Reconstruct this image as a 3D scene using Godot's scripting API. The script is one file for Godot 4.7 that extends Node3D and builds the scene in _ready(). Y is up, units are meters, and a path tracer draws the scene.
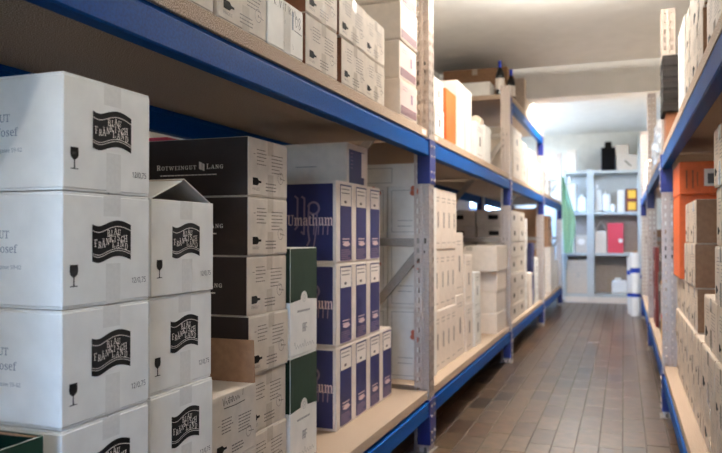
extends Node3D
# A narrow aisle of a wine store room: blue and galvanised racks full of cartons, a grey shelf at the far end.
# The aisle runs along -z. The camera stands at x = 0, z = 0; the left rack's face is at x = -0.92, the right one's at x = 0.215.

const EYE := 1.087            # eye height
const XL := 0.92              # left rack face (distance left of the camera)
const XR := 0.215             # right rack face
const LOW := 0.312            # top of the lower boards
const UP := 1.622             # top of the upper boards
const DEEP := 0.80            # depth of the racks
const CEIL := 2.82
const ENDZ := -12.75
const BOARD := 0.042

var M := {}
var cache := {}
var used := {}
var rng := RandomNumberGenerator.new()
var serif: SystemFont
var sans: SystemFont
const ORD := ["topmost", "second from the top", "third from the top", "fourth from the top", "fifth from the top", "sixth from the top", "seventh from the top", "eighth from the top"]

func _ready():
	rng.seed = 7
	# ---- camera
	var cam := Camera3D.new()
	cam.name = "camera"
	var att := CameraAttributesPhysical.new()
	att.frustum_focal_length = 24.0 * 720.0 / 453.0
	att.frustum_focus_distance = 1.85
	att.exposure_aperture = 4.3
	att.frustum_near = 0.05
	att.frustum_far = 200.0
	cam.attributes = att
	cam.position = Vector3(0, EYE, 0)
	cam.rotation = Vector3(deg_to_rad(0.756), atan(263.0 / 720.0), 0)
	add_child(cam)
	cam.current = true
	# ---- sky and exposure
	var env := Environment.new()
	var sky := Sky.new()
	var sm := ProceduralSkyMaterial.new()
	sm.sky_top_color = Color(0.54, 0.74, 1.0)
	sm.sky_horizon_color = Color(0.74, 0.87, 1.0)
	sm.ground_bottom_color = Color(0.42, 0.42, 0.40)
	sm.ground_horizon_color = Color(0.72, 0.74, 0.74)
	sm.sun_angle_max = 0.0
	sky.sky_material = sm
	env.background_mode = Environment.BG_SKY
	env.sky = sky
	env.background_energy_multiplier = 42.0
	env.tonemap_mode = Environment.TONE_MAPPER_LINEAR
	env.tonemap_exposure = 1.04
	env.sdfgi_enabled = true
	env.ssao_enabled = true
	env.ssil_enabled = true
	var we := WorldEnvironment.new()
	we.name = "surroundings"
	we.environment = env
	add_child(we)
	serif = SystemFont.new(); serif.font_names = PackedStringArray(["Droid Serif"])
	sans = SystemFont.new(); sans.font_names = PackedStringArray(["Droid Sans"])
	materials()
	lamps()
	room()
	racks()
	left_lower_near()
	left_upper_near()
	left_second_bay()
	left_far_bays()
	right_rack_goods()
	end_shelf()

# ------------------------------------------------------------------ positions
# depth along the aisle of a point seen at picture column px on the plane x = -X (X < 0 on the right)
func zat(px: float, X: float) -> float:
	return X * (816.1 / (624.0 - px) - 0.3653)

# ------------------------------------------------------------------ materials
func tone(c: Color, rough := 0.8, metal := 0.0, amount := 0.06, scale := 4.0, freq := 0.02) -> StandardMaterial3D:
	var m := StandardMaterial3D.new()
	m.roughness = rough
	m.metallic = metal
	m.albedo_color = c
	if amount > 0.0:
		m.albedo_texture = grain(amount, freq)
		m.uv1_triplanar = true
		m.uv1_world_triplanar = true
		m.uv1_scale = Vector3.ONE * scale
	return m

func grain(amount: float, freq: float) -> Texture2D:
	var key := "grain%.3f_%.3f" % [amount, freq]
	if not cache.has(key):
		var n := FastNoiseLite.new()
		n.seed = 11
		n.noise_type = FastNoiseLite.TYPE_SIMPLEX
		n.frequency = freq
		n.fractal_octaves = 5
		var g := Gradient.new()
		g.set_color(0, Color(1.0 - amount, 1.0 - amount, 1.0 - amount))
		g.set_color(1, Color.WHITE)
		var t := NoiseTexture2D.new()
		t.width = 256; t.height = 256; t.seamless = true
		t.noise = n
		t.color_ramp = g
		cache[key] = t
	return cache[key]

func ramp_texture(colors: Array, offsets: Array, freq: float, kind := FastNoiseLite.TYPE_SIMPLEX, octaves := 4, side := 512) -> Texture2D:
	var n := FastNoiseLite.new()
	n.seed = 5
	n.noise_type = kind
	n.frequency = freq
	n.fractal_octaves = octaves
	var g := Gradient.new()
	g.colors = PackedColorArray(colors)
	g.offsets = PackedFloat32Array(offsets)
	var t := NoiseTexture2D.new()
	t.width = side; t.height = side; t.seamless = true
	t.noise = n
	t.color_ramp = g
	return t

func textured(tex: Texture2D, scale: Vector3, rough := 0.8) -> StandardMaterial3D:
	var m := StandardMaterial3D.new()
	m.albedo_texture = tex
	m.roughness = rough
	m.uv1_triplanar = true
	m.uv1_world_triplanar = true
	m.uv1_scale = scale
	return m

func materials():
	M.white_card = tone(Color(0.90, 0.89, 0.865), 0.55, 0, 0.05, 3.0, 0.012)
	M.beige_card = tone(Color(0.80, 0.755, 0.70), 0.65, 0, 0.07, 4.0, 0.015)
	M.cream_card = tone(Color(0.89, 0.84, 0.785), 0.6, 0, 0.05, 4.0, 0.015)
	M.kraft = tone(Color(0.60, 0.45, 0.33), 0.8, 0, 0.12, 5.0, 0.02)
	M.kraft_pale = tone(Color(0.82, 0.755, 0.685), 0.8, 0, 0.1, 5.0, 0.02)
	M.kraft_dark = tone(Color(0.50, 0.31, 0.20), 0.8, 0, 0.12, 5.0, 0.02)
	M.dark_print = tone(Color(0.165, 0.108, 0.08), 0.75, 0, 0.1, 4.0, 0.02)
	M.black_card = tone(Color(0.055, 0.045, 0.042), 0.85, 0, 0.1, 4.0, 0.02)
	M.black_card.metallic_specular = 0.2
	M.navy = tone(Color(0.135, 0.15, 0.36), 0.45, 0, 0.06, 4.0, 0.02)
	M.green_card = tone(Color(0.10, 0.165, 0.12), 0.8, 0, 0.08, 4.0, 0.02)
	M.green_card.metallic_specular = 0.25
	M.green_glossy = tone(Color(0.02, 0.19, 0.14), 0.4, 0, 0.06, 4.0, 0.02)
	M.orange = tone(Color(0.88, 0.40, 0.15), 0.6, 0, 0.08, 4.0, 0.02)
	M.red_card = tone(Color(0.86, 0.26, 0.33), 0.6, 0, 0.06, 4.0, 0.02)
	M.maroon = tone(Color(0.40, 0.08, 0.09), 0.6, 0, 0.06, 4.0, 0.02)
	M.yellow = tone(Color(0.93, 0.70, 0.22), 0.6, 0, 0.06, 4.0, 0.02)
	M.ink = tone(Color(0.09, 0.085, 0.085), 0.8, 0, 0.0)
	M.ink.metallic_specular = 0.2
	M.faint_ink = tone(Color(0.36, 0.33, 0.31), 0.6, 0, 0.0)
	M.blue_grey_ink = tone(Color(0.45, 0.48, 0.52), 0.6, 0, 0.0)
	M.plum_ink = tone(Color(0.47, 0.36, 0.38), 0.6, 0, 0.0)
	M.white_ink = tone(Color(0.92, 0.88, 0.84), 0.5, 0, 0.0)
	M.pink_ink = tone(Color(0.86, 0.76, 0.74), 0.5, 0, 0.0)
	M.mauve_ink = tone(Color(0.55, 0.46, 0.54), 0.5, 0, 0.0)
	M.pen_blue = tone(Color(0.14, 0.24, 0.36), 0.5, 0, 0.0)
	M.fruit = tone(Color(0.80, 0.40, 0.27), 0.6, 0, 0.15, 20.0, 0.03)
	M.grey_line = tone(Color(0.60, 0.60, 0.60), 0.6, 0, 0.0)
	M.tape = tone(Color(0.875, 0.862, 0.835), 0.10, 0, 0.04, 9.0, 0.03)
	M.tape_beige = tone(Color(0.775, 0.73, 0.675), 0.12, 0, 0.05, 9.0, 0.03)
	M.blue_paint = textured(ramp_texture([Color(0.0, 0.20, 0.42), Color(0.0, 0.245, 0.50), Color(0.0, 0.275, 0.545)], [0.0, 0.5, 1.0], 0.03), Vector3.ONE * 6.0, 0.45)
	M.blue_paint.metallic_specular = 0.16
	M.blue_dark = tone(Color(0.03, 0.10, 0.40), 0.4, 0, 0.08, 6.0, 0.02)
	M.zinc = tone(Color(0.79, 0.735, 0.695), 0.42, 0.6, 0.14, 9.0, 0.03)
	M.zinc_dull = tone(Color(0.62, 0.59, 0.56), 0.5, 0.6, 0.14, 9.0, 0.03)
	M.white_metal = tone(Color(0.90, 0.91, 0.90), 0.4, 0.0, 0.03)
	M.grey_metal = tone(Color(0.73, 0.745, 0.74), 0.45, 0.1, 0.05, 3.0)
	M.back_panel = tone(Color(0.66, 0.60, 0.555), 0.8, 0, 0.08, 3.0)
	M.chip = textured(ramp_texture([Color(0.42, 0.34, 0.275), Color(0.61, 0.515, 0.43), Color(0.73, 0.64, 0.55), Color(0.84, 0.76, 0.68)], [0.1, 0.4, 0.6, 0.95], 0.11, FastNoiseLite.TYPE_SIMPLEX, 3), Vector3.ONE * 3.2, 0.8)
	M.wall = tone(Color(0.90, 0.895, 0.87), 0.9, 0, 0.05, 0.8, 0.02)
	M.ceiling = tone(Color(0.92, 0.92, 0.905), 0.92, 0, 0.03, 0.7, 0.02)
	M.grout = tone(Color(0.27, 0.22, 0.18), 0.7, 0, 0.2, 6.0, 0.03)
	var browns := [Color(0.44, 0.325, 0.22), Color(0.47, 0.365, 0.26), Color(0.37, 0.26, 0.175), Color(0.46, 0.325, 0.205), Color(0.29, 0.215, 0.155), Color(0.50, 0.395, 0.29)]
	for i in browns.size():
		var t := tone(browns[i] * 0.76, 0.29, 0, 0.34, 2.6, 0.014)
		t.metallic_specular = 0.5
		M["tile_%d" % i] = t
	M.white_plastic = tone(Color(0.93, 0.93, 0.92), 0.45, 0, 0.03)
	M.film = tone(Color(0.86, 0.88, 0.90), 0.25, 0, 0.08, 12.0, 0.03)
	M.mint = tone(Color(0.62, 0.83, 0.72), 0.6, 0, 0.08, 6.0, 0.02)
	M.bottle_glass = tone(Color(0.03, 0.04, 0.05), 0.08, 0, 0.0)
	M.foil_blue = tone(Color(0.12, 0.22, 0.70), 0.3, 0.2, 0.0)
	M.silver = tone(Color(0.80, 0.79, 0.78), 0.25, 0.9, 0.05)
	M.blue_wrap = tone(Color(0.08, 0.22, 0.62), 0.4, 0, 0.05)
	M.cloth = tone(Color(0.90, 0.88, 0.84), 0.8, 0, 0.08, 8.0, 0.02)
	var gl := StandardMaterial3D.new()
	gl.albedo_color = Color(0.95, 0.98, 1.0, 0.06)
	gl.transparency = BaseMaterial3D.TRANSPARENCY_ALPHA
	gl.roughness = 0.02
	M.pane = gl
	var tube := StandardMaterial3D.new()
	tube.albedo_color = Color(1, 1, 1)
	tube.emission_enabled = true
	tube.emission = Color(1.0, 0.965, 0.925)
	tube.emission_energy_multiplier = 6.0
	M.tube = tube

# ------------------------------------------------------------------ nodes
func numbered(called: String) -> String:
	used[called] = used.get(called, 0) + 1
	return called if used[called] == 1 else "%s_%03d" % [called, used[called] - 1]

func tag(o: Node3D, label := "", category := "", group := "", kind := ""):
	if label: o.set_meta("label", label)
	if category: o.set_meta("category", category)
	if group: o.set_meta("group", group)
	if kind: o.set_meta("kind", kind)
	return o

func thing(called: String, label: String, category: String, at: Vector3, group := "", turn := 0.0) -> Node3D:
	var o := Node3D.new()
	o.name = numbered(called)
	add_child(o)
	o.position = at
	o.rotation.y = turn
	tag(o, label, category, group)
	return o

func part(parent: Node3D, called: String, mesh: Mesh, m: Material, xf := Transform3D(), label := "") -> MeshInstance3D:
	var o := MeshInstance3D.new()
	o.name = numbered(called) if parent == self else called
	o.mesh = mesh
	if m: o.material_override = m
	o.transform = xf
	o.cast_shadow = GeometryInstance3D.SHADOW_CASTING_SETTING_ON
	parent.add_child(o, true)
	if label: o.set_meta("label", label)
	return o

func at(x: float, y: float, z: float) -> Transform3D:
	return Transform3D(Basis(), Vector3(x, y, z))

# ------------------------------------------------------------------ shapes
func new_st() -> SurfaceTool:
	var st := SurfaceTool.new()
	st.begin(Mesh.PRIMITIVE_TRIANGLES)
	return st

func done(st: SurfaceTool) -> ArrayMesh:
	return st.commit()

# a flat convex polygon whose front looks along n
func face(st: SurfaceTool, pts: Array, n: Vector3):
	n = n.normalized()
	var c: Vector3 = (pts[1] - pts[0]).cross(pts[2] - pts[0])
	var turned := c.dot(n) > 0.0     # Godot's front faces run clockwise
	for i in range(1, pts.size() - 1):
		var tri := [pts[0], pts[i + 1], pts[i]] if turned else [pts[0], pts[i], pts[i + 1]]
		for p in tri:
			st.set_normal(n)
			st.add_vertex(p)

# a box with chamfered edges, centre c
func chamfer_box(st: SurfaceTool, size: Vector3, c := Vector3.ZERO, b := 0.002, turn := Basis()):
	var h := size * 0.5
	b = minf(b, minf(h.x, minf(h.y, h.z)) * 0.45)
	var hs := [h.x, h.y, h.z]
	for ax in 3:
		var u := (ax + 1) % 3
		var v := (ax + 2) % 3
		for s in [-1.0, 1.0]:
			var q := []
			for k in [[-1, -1], [1, -1], [1, 1], [-1, 1]]:
				var p := Vector3.ZERO
				p[ax] = s * hs[ax]
				p[u] = k[0] * (hs[u] - b)
				p[v] = k[1] * (hs[v] - b)
				q.append(c + turn * p)
			var n := Vector3.ZERO
			n[ax] = s
			face(st, q, turn * n)
			if b > 0.0:
				for s2 in [-1.0, 1.0]:
					var e := []
					for w in [-1.0, 1.0]:
						var p1 := Vector3.ZERO
						p1[ax] = s * hs[ax]; p1[u] = s2 * (hs[u] - b); p1[v] = w * (hs[v] - b)
						var p2 := Vector3.ZERO
						p2[ax] = s * (hs[ax] - b); p2[u] = s2 * hs[u]; p2[v] = w * (hs[v] - b)
						if w < 0: e.append(c + turn * p1); e.append(c + turn * p2)
						else: e.append(c + turn * p2); e.append(c + turn * p1)
					var n2 := Vector3.ZERO
					n2[ax] = s; n2[u] = s2
					face(st, e, turn * n2)
	if b > 0.0:
		for sx in [-1.0, 1.0]:
			for sy in [-1.0, 1.0]:
				for sz in [-1.0, 1.0]:
					var s3 := Vector3(sx, sy, sz)
					face(st, [c + turn * (s3 * Vector3(h.x, h.y - b, h.z - b)), c + turn * (s3 * Vector3(h.x - b, h.y, h.z - b)), c + turn * (s3 * Vector3(h.x - b, h.y - b, h.z))], turn * s3)

func box(size: Vector3, b := 0.002) -> Mesh:
	var key := "box%s_%.4f" % [size.snapped(Vector3.ONE * 0.0005), b]
	if not cache.has(key):
		var st := new_st()
		chamfer_box(st, size, Vector3.ZERO, b)
		cache[key] = done(st)
	return cache[key]

# a bar from a to b with a rectangular section
func bar(st: SurfaceTool, a: Vector3, b: Vector3, w: float, t: float, up := Vector3.UP):
	var d := b - a
	var z := d.normalized()
	var x := up.cross(z).normalized()
	var y := z.cross(x)
	chamfer_box(st, Vector3(w, t, d.length()), (a + b) * 0.5, minf(w, t) * 0.12, Basis(x, y, z))

func lathe(st: SurfaceTool, profile: Array, n := 20, c := Vector3.ZERO, turn := Basis()):
	for i in profile.size() - 1:
		var p: Vector2 = profile[i]
		var q: Vector2 = profile[i + 1]
		for k in n:
			var a0 := TAU * k / n
			var a1 := TAU * (k + 1) / n
			var quad := [Vector3(cos(a0) * p.x, p.y, sin(a0) * p.x), Vector3(cos(a1) * p.x, p.y, sin(a1) * p.x), Vector3(cos(a1) * q.x, q.y, sin(a1) * q.x), Vector3(cos(a0) * q.x, q.y, sin(a0) * q.x)]
			var am := (a0 + a1) * 0.5
			var slope := Vector2(q.y - p.y, p.x - q.x).normalized()
			var nn := Vector3(cos(am) * slope.x, slope.y, sin(am) * slope.x)
			var w := []
			for v in quad:
				w.append(c + turn * v)
			if p.x < 0.00001: w.remove_at(0)
			elif q.x < 0.00001: w.remove_at(3)
			face(st, w, turn * nn)

# ---- flat print in the xy plane, seen from +z
func print_poly(st: SurfaceTool, pts: Array):
	var pv := PackedVector2Array(pts)
	var tri := Geometry2D.triangulate_polygon(pv)
	for i in range(0, tri.size(), 3):
		face(st, [Vector3(pv[tri[i]].x, pv[tri[i]].y, 0), Vector3(pv[tri[i + 1]].x, pv[tri[i + 1]].y, 0), Vector3(pv[tri[i + 2]].x, pv[tri[i + 2]].y, 0)], Vector3.BACK)

func print_rect(st: SurfaceTool, x: float, y: float, w: float, h: float):
	face(st, [Vector3(x, y, 0), Vector3(x + w, y, 0), Vector3(x + w, y + h, 0), Vector3(x, y + h, 0)], Vector3.BACK)

func print_stroke(st: SurfaceTool, pts: Array, w: float):
	for i in pts.size() - 1:
		var a: Vector2 = pts[i]
		var b: Vector2 = pts[i + 1]
		if a.distance_to(b) < 0.00001: continue
		var n := (b - a).normalized().orthogonal() * w * 0.5
		var e := (b - a).normalized() * w * 0.25
		face(st, [Vector3(a.x - e.x + n.x, a.y - e.y + n.y, 0), Vector3(b.x + e.x + n.x, b.y + e.y + n.y, 0), Vector3(b.x + e.x - n.x, b.y + e.y - n.y, 0), Vector3(a.x - e.x - n.x, a.y - e.y - n.y, 0)], Vector3.BACK)

func print_ring(st: SurfaceTool, c: Vector2, r: float, w: float, from := 0.0, to := TAU, n := 20):
	var pts := []
	for i in n + 1:
		var a := lerpf(from, to, float(i) / n)
		pts.append(c + Vector2(cos(a), sin(a)) * r)
	print_stroke(st, pts, w)

# letters of cap height h, left or centre at (x, y) on the base line; returns the width
func print_text(st: SurfaceTool, s: String, x: float, y: float, h: float, f: Font, centred := false, stretch := 1.0, tilt := 0.0) -> float:
	var tm := TextMesh.new()
	tm.text = s
	tm.font = f
	tm.font_size = 48
	tm.pixel_size = 0.01
	tm.depth = 0.0
	tm.curve_step = 2.0
	tm.horizontal_alignment = HORIZONTAL_ALIGNMENT_CENTER
	var key := "cap%d" % f.get_instance_id()
	if not cache.has(key):
		var cm := TextMesh.new()
		cm.text = "H"; cm.font = f; cm.font_size = 48; cm.pixel_size = 0.01; cm.depth = 0.0
		cache[key] = [cm.get_aabb().size.y, cm.get_aabb().position.y]
	var box_ := tm.get_aabb()
	var k: float = h / cache[key][0]
	var bw := box_.size.x * k * stretch
	var cx := x if centred else x + bw * 0.5
	var b := Basis(Vector3(0, 0, 1), tilt) * Basis.from_scale(Vector3(k * stretch, k, 1.0))
	var off: Vector3 = b * Vector3(-box_.get_center().x, -cache[key][1], 0)
	var place := Transform3D(b, Vector3(cx, y, 0) + off)
	var arr := tm.get_mesh_arrays()
	var vs: PackedVector3Array = arr[Mesh.ARRAY_VERTEX]
	var ix: PackedInt32Array = arr[Mesh.ARRAY_INDEX] if arr[Mesh.ARRAY_INDEX] != null else PackedInt32Array(range(vs.size()))
	for i in range(0, ix.size() - 2, 3):
		var p0 := place * vs[ix[i]]
		var p1 := place * vs[ix[i + 1]]
		var p2 := place * vs[ix[i + 2]]
		p0.z = 0.0; p1.z = 0.0; p2.z = 0.0
		if (p1 - p0).cross(p2 - p0).length() < 1e-12: continue
		face(st, [p0, p1, p2], Vector3.BACK)
	return bw

# rows of small illegible words
func print_lines(st: SurfaceTool, x: float, y: float, w: float, rows: int, gap: float, h: float, seed_ := 1):
	var r := RandomNumberGenerator.new()
	r.seed = seed_
	for i in rows:
		var end := x + w * r.randf_range(0.7, 1.0)
		var p := x
		while p < end - 0.003:
			var l := minf(r.randf_range(0.006, 0.016), end - p)
			print_rect(st, p, y - i * gap, l, h)
			p += l + 0.0018

# where prints lie on a box of this size whose base centre is the origin: u to the reader's right, up, out of the face
func side(size: Vector3, which: String, lift := 0.0007) -> Transform3D:
	match which:
		"right": return Transform3D(Basis(Vector3(0, 0, -1), Vector3.UP, Vector3(1, 0, 0)), Vector3(size.x * 0.5 + lift, 0, size.z * 0.5))
		"left": return Transform3D(Basis(Vector3(0, 0, 1), Vector3.UP, Vector3(-1, 0, 0)), Vector3(-size.x * 0.5 - lift, 0, -size.z * 0.5))
	return Transform3D(Basis(Vector3(1, 0, 0), Vector3.UP, Vector3(0, 0, 1)), Vector3(-size.x * 0.5, 0, size.z * 0.5 + lift))

# ------------------------------------------------------------------ cartons
# X: distance of the aisle face from the camera's line (right rack: X < 0); za..zb depth; y0 the base; deep: size across the rack
func carton(called: String, label: String, group: String, X: float, za: float, zb: float, y0: float, h: float, deep: float, m: Material, near_m: Material = null, turn := 0.0) -> Array:
	var size := Vector3(deep, h - 0.002, zb - za - 0.002)
	var cx := -X - deep * 0.5 if X > 0 else -X + deep * 0.5
	var o := thing(called, label, "box", Vector3(cx, y0, -(za + zb) * 0.5), group, turn)
	var key := "carton%s" % size.snapped(Vector3.ONE * 0.0005)
	if not cache.has(key):
		cache[key] = [box_with_flaps(size)]
	part(o, "body", cache[key][0], m, at(0, size.y * 0.5, 0))
	if near_m:
		part(o, "printed_side", box(Vector3(size.x - 0.004, size.y - 0.004, 0.0012), 0.0), near_m, at(0, size.y * 0.5, size.z * 0.5 + 0.0001))
	return [o, size]

# a closed carton: chamfered walls, the fold line under the lid flaps and the slit between the flaps
func box_with_flaps(size: Vector3) -> Mesh:
	var st := new_st()
	var t := 0.004
	chamfer_box(st, Vector3(size.x, size.y - 2 * t, size.z), Vector3.ZERO, 0.0022)
	for s in [-1.0, 1.0]:
		for k in [-1.0, 1.0]:
			chamfer_box(st, Vector3(size.x - 0.003, t, size.z * 0.5 - 0.0025), Vector3(0, s * (size.y - t) * 0.5, k * size.z * 0.25), 0.0014)
	return done(st)

func print_on(o: Node3D, called: String, mesh: Mesh, m: Material, size: Vector3, which: String, lift := 0.0007) -> MeshInstance3D:
	var p := part(o, called, mesh, m, side(size, which, lift))
	if called in ["small_print", "label_print"]: p.set_meta("kind", "stuff")   # words too small to tell apart
	return p

func cached(key: String, make: Callable) -> Mesh:
	if not cache.has(key):
		var st := new_st()
		make.call(st)
		cache[key] = done(st)
	return cache[key]

func flag_wave(s: float) -> float:
	return -0.0035 * sin(PI * s / 0.3) if s < 0.3 else 0.0085 * sin(PI * (s - 0.3) / 0.7)

func flag_band(st: SurfaceTool, x0: float, w: float, ya: float, yb: float, z := 0.0, s0 := 0.0, s1 := 1.0):
	var n := 20
	for i in n:
		var a := lerpf(s0, s1, float(i) / n)
		var b := lerpf(s0, s1, float(i + 1) / n)
		face(st, [Vector3(x0 + a * w, ya + flag_wave(a), z), Vector3(x0 + b * w, ya + flag_wave(b), z), Vector3(x0 + b * w, yb + flag_wave(b), z), Vector3(x0 + a * w, yb + flag_wave(a), z)], Vector3.BACK)

func flag_letters(st: SurfaceTool, size: Vector3):
	var W := size.z
	var x0 := 0.305 * W
	var w := 0.45 * W
	var top := size.y * 0.725
	var bot := size.y * 0.395
	flag_band(st, x0, w, top - 0.0125, top - 0.0113)
	flag_band(st, x0, w, bot + 0.0105, bot + 0.0115)
	flag_band(st, x0, w, bot + 0.0145, bot + 0.0155)
	var f: Font = serif
	var words := [["BLAU", 0.36, 0.0425, 0.0125, 0.36], ["FRÄNKISCH", 0.04, 0.0300, 0.0130, 0.86], ["LAND", 0.48, 0.0180, 0.0130, 0.44]]
	for wd in words:
		var t: String = wd[0]
		var n := t.length()
		for i in n:
			var s: float = wd[1] + wd[4] * (i + 0.5) / n
			var hop := 0.0013 if i % 2 == 0 else -0.0010
			if t == "FRÄNKISCH" and i == 2: hop = -0.002
			print_text(st, t[i], x0 + s * w, bot + wd[2] - 0.001 + flag_wave(s) * 1.0 + hop, wd[3] * (1.06 if i % 2 == 0 else 0.96), f, true, 0.80, 0.05 if i % 2 == 0 else -0.06)

func white_wine_carton(label: String, group: String, X: float, za: float, zb: float, y0: float, h: float, deep: float, open := false, turn := 0.0) -> Node3D:
	var r := []
	if open:
		var size_o := Vector3(deep, h - 0.002, zb - za - 0.002)
		var oo := thing("white_wine_carton", label, "box", Vector3(-X - deep * 0.5, y0, -(za + zb) * 0.5), group, turn)
		part(oo, "body", open_carton(size_o), M.white_card)
		r = [oo, size_o]
	else:
		r = carton("white_wine_carton", label, group, X, za, zb, y0, h, deep, M.white_card, null, turn)
	var o: Node3D = r[0]
	var size: Vector3 = r[1]
	var W := size.z
	var key := "white%s" % size.snapped(Vector3.ONE * 0.001)
	print_on(o, "flag_emblem", cached(key + "flag", func(st): flag_band(st, 0.305 * W, 0.45 * W, size.y * 0.395, size.y * 0.725)), M.ink, size, "right")
	print_on(o, "flag_lettering", cached(key + "letters", func(st): flag_letters(st, size)), M.white_ink, size, "right", 0.0011)
	print_on(o, "glass_symbol", cached(key + "glass", func(st): wine_glass(st, Vector2(0.115 * W, size.y * 0.185), 0.040)), M.ink, size, "right")
	print_on(o, "volume_lettering", cached(key + "vol", func(st): print_text(st, "12/0,75", 0.77 * W, size.y * 0.172, 0.0112, sans, false, 0.88)), M.ink, size, "right")
	print_on(o, "tape", cached(key + "tape", func(st): print_rect(st, 0.43 * W, size.y * 0.80, 0.2 * W, size.y * 0.195)), M.tape, size, "right", 0.0004)
	print_on(o, "tape", cached(key + "tape2", func(st): print_rect(st, 0.46 * W, 0.002, 0.17 * W, size.y * 0.36)), M.tape, size, "right", 0.0004)
	print_on(o, "address_lettering", cached(key + "addr", func(st): address_text(st, size)), M.blue_grey_ink, size, "near")
	return o

func address_text(st: SurfaceTool, size: Vector3):
	var e := size.x
	right_text(st, "WEINGUT", e - 0.122, size.y * 0.60, 0.0145, serif)
	right_text(st, "Josef", e - 0.102, size.y * 0.475, 0.0150, serif)
	right_text(st, "ngasse 59-62", e - 0.093, size.y * 0.335, 0.0075, serif)

func right_text(st: SurfaceTool, s: String, xr: float, y: float, h: float, f: Font):
	var probe := new_st()
	var w := print_text(probe, s, 0, 0, h, f)
	print_text(st, s, xr - w, y, h, f)

func wine_glass(st: SurfaceTool, base: Vector2, h: float):
	var pts := []
	var prof := [[0.0, 0.26], [0.035, 0.24], [0.055, 0.045], [0.42, 0.035], [0.47, 0.12], [0.56, 0.235], [0.72, 0.275], [1.0, 0.25]]
	for p in prof: pts.append(base + Vector2(p[1], p[0]) * h)
	prof.reverse()
	for p in prof: pts.append(base + Vector2(-p[1], p[0]) * h)
	print_poly(st, pts)

# an open carton: four walls, a floor and the far lid flap slanting over the mouth
func open_carton(size: Vector3) -> Mesh:
	var st := new_st()
	var t := 0.004
	for s in [-1.0, 1.0]:
		chamfer_box(st, Vector3(t, size.y, size.z), Vector3(s * (size.x - t) * 0.5, size.y * 0.5, 0), 0.001)
		chamfer_box(st, Vector3(size.x - 2 * t, size.y, t), Vector3(0, size.y * 0.5, s * (size.z - t) * 0.5), 0.001)
	chamfer_box(st, Vector3(size.x - 2 * t, t, size.z - 2 * t), Vector3(0, t, 0), 0.0)
	return done(st)

func bottle_icon(st: SurfaceTool, x: float, y: float, l: float):
	var h := l * 0.42
	print_poly(st, [Vector2(x, y), Vector2(x + l * 0.56, y), Vector2(x + l * 0.72, y + h * 0.33), Vector2(x + l, y + h * 0.36), Vector2(x + l, y + h * 0.64), Vector2(x + l * 0.72, y + h * 0.67), Vector2(x + l * 0.56, y + h), Vector2(x, y + h)])

# small print of the flat shipping cartons: text blocks, a lying bottle, FRAGILE and a crossed-out circle
func shipping_print(st: SurfaceTool, W: float, H: float, seed_: int):
	print_lines(st, 0.20 * W, 0.80 * H, 0.25 * W, 5, 0.062 * H, 0.0028, seed_)
	print_lines(st, 0.57 * W, 0.75 * H, 0.31 * W, 6, 0.062 * H, 0.0028, seed_ + 1)
	print_lines(st, 0.42 * W, 0.23 * H, 0.30 * W, 3, 0.06 * H, 0.0035, seed_ + 2)
	print_rect(st, 0.12 * W, 0.72 * H, 0.05 * W, 0.012 * H)
	print_ring(st, Vector2(0.81 * W, 0.37 * H), 0.105 * H, 0.0016)
	print_stroke(st, [Vector2(0.81 * W, 0.37 * H), Vector2(0.93 * W, 0.345 * H)], 0.002)
	print_text(st, "FRAGILE", 0.10 * W, 0.105 * H, 0.0085, sans)

func shipping_dark(st: SurfaceTool, W: float, H: float):
	bottle_icon(st, 0.10 * W, 0.19 * H, 0.21 * W)

func flat_carton(label: String, group: String, X: float, za: float, zb: float, y0: float, h: float, deep: float, m: Material, near_m: Material = null, prints := true, called := "wine_carton", turn := 0.0) -> Array:
	var r := carton(called, label, group, X, za, zb, y0, h, deep, m, near_m, turn)
	if prints:
		var size: Vector3 = r[1]
		var W := size.z
		var H := size.y
		var which := "right" if X > 0 else "left"
		var key := "ship%s" % size.snapped(Vector3.ONE * 0.004)
		print_on(r[0], "small_print", cached(key + "p", func(st): shipping_print(st, W, H, 3)), M.faint_ink, size, which)
		print_on(r[0], "bottle_symbol", cached(key + "b", func(st): shipping_dark(st, W, H)), M.ink, size, which)
		print_on(r[0], "tape", cached(key + "t", func(st): print_rect(st, 0.47 * W, 0.74 * H, 0.15 * W, 0.255 * H)), M.tape_beige, size, which, 0.0004)
		print_on(r[0], "tape", cached(key + "t2", func(st): print_rect(st, 0.47 * W, 0.005 * H, 0.15 * W, 0.40 * H)), M.tape_beige, size, which, 0.0004)
		print_on(r[0], "glass_symbol", cached(key + "g", func(st): wine_glass(st, Vector2(0.815 * W, 0.345 * H), 0.045 * H)), M.ink, size, which)
	return r

func lang_front(st: SurfaceTool, size: Vector3):
	var xr := size.x - 0.081
	var y := size.y * 0.47
	var x := size.x - 0.322
	for ch in "ROTWEINGUT":
		x += print_text(st, ch, x, y, 0.0160 if ch == "R" else 0.0122, serif_bold(), false, 0.98) + 0.0028
	x += 0.007
	print_poly(st, [Vector2(x, y + 0.001), Vector2(x + 0.010, y - 0.003), Vector2(x + 0.010, y + 0.020), Vector2(x, y + 0.024)])
	print_poly(st, [Vector2(x + 0.0115, y - 0.003), Vector2(x + 0.0195, y - 0.0065), Vector2(x + 0.0195, y + 0.015), Vector2(x + 0.0115, y + 0.0185)])
	x += 0.026
	for ch in "LANG":
		x += print_text(st, ch, x, y, 0.0160 if ch == "L" else 0.0122, serif_bold(), false, 0.98) + 0.0028
	print_lines(st, size.x - 0.308, y - 0.0185, 0.21, 1, 0.004, 0.0032, 9)

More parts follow.
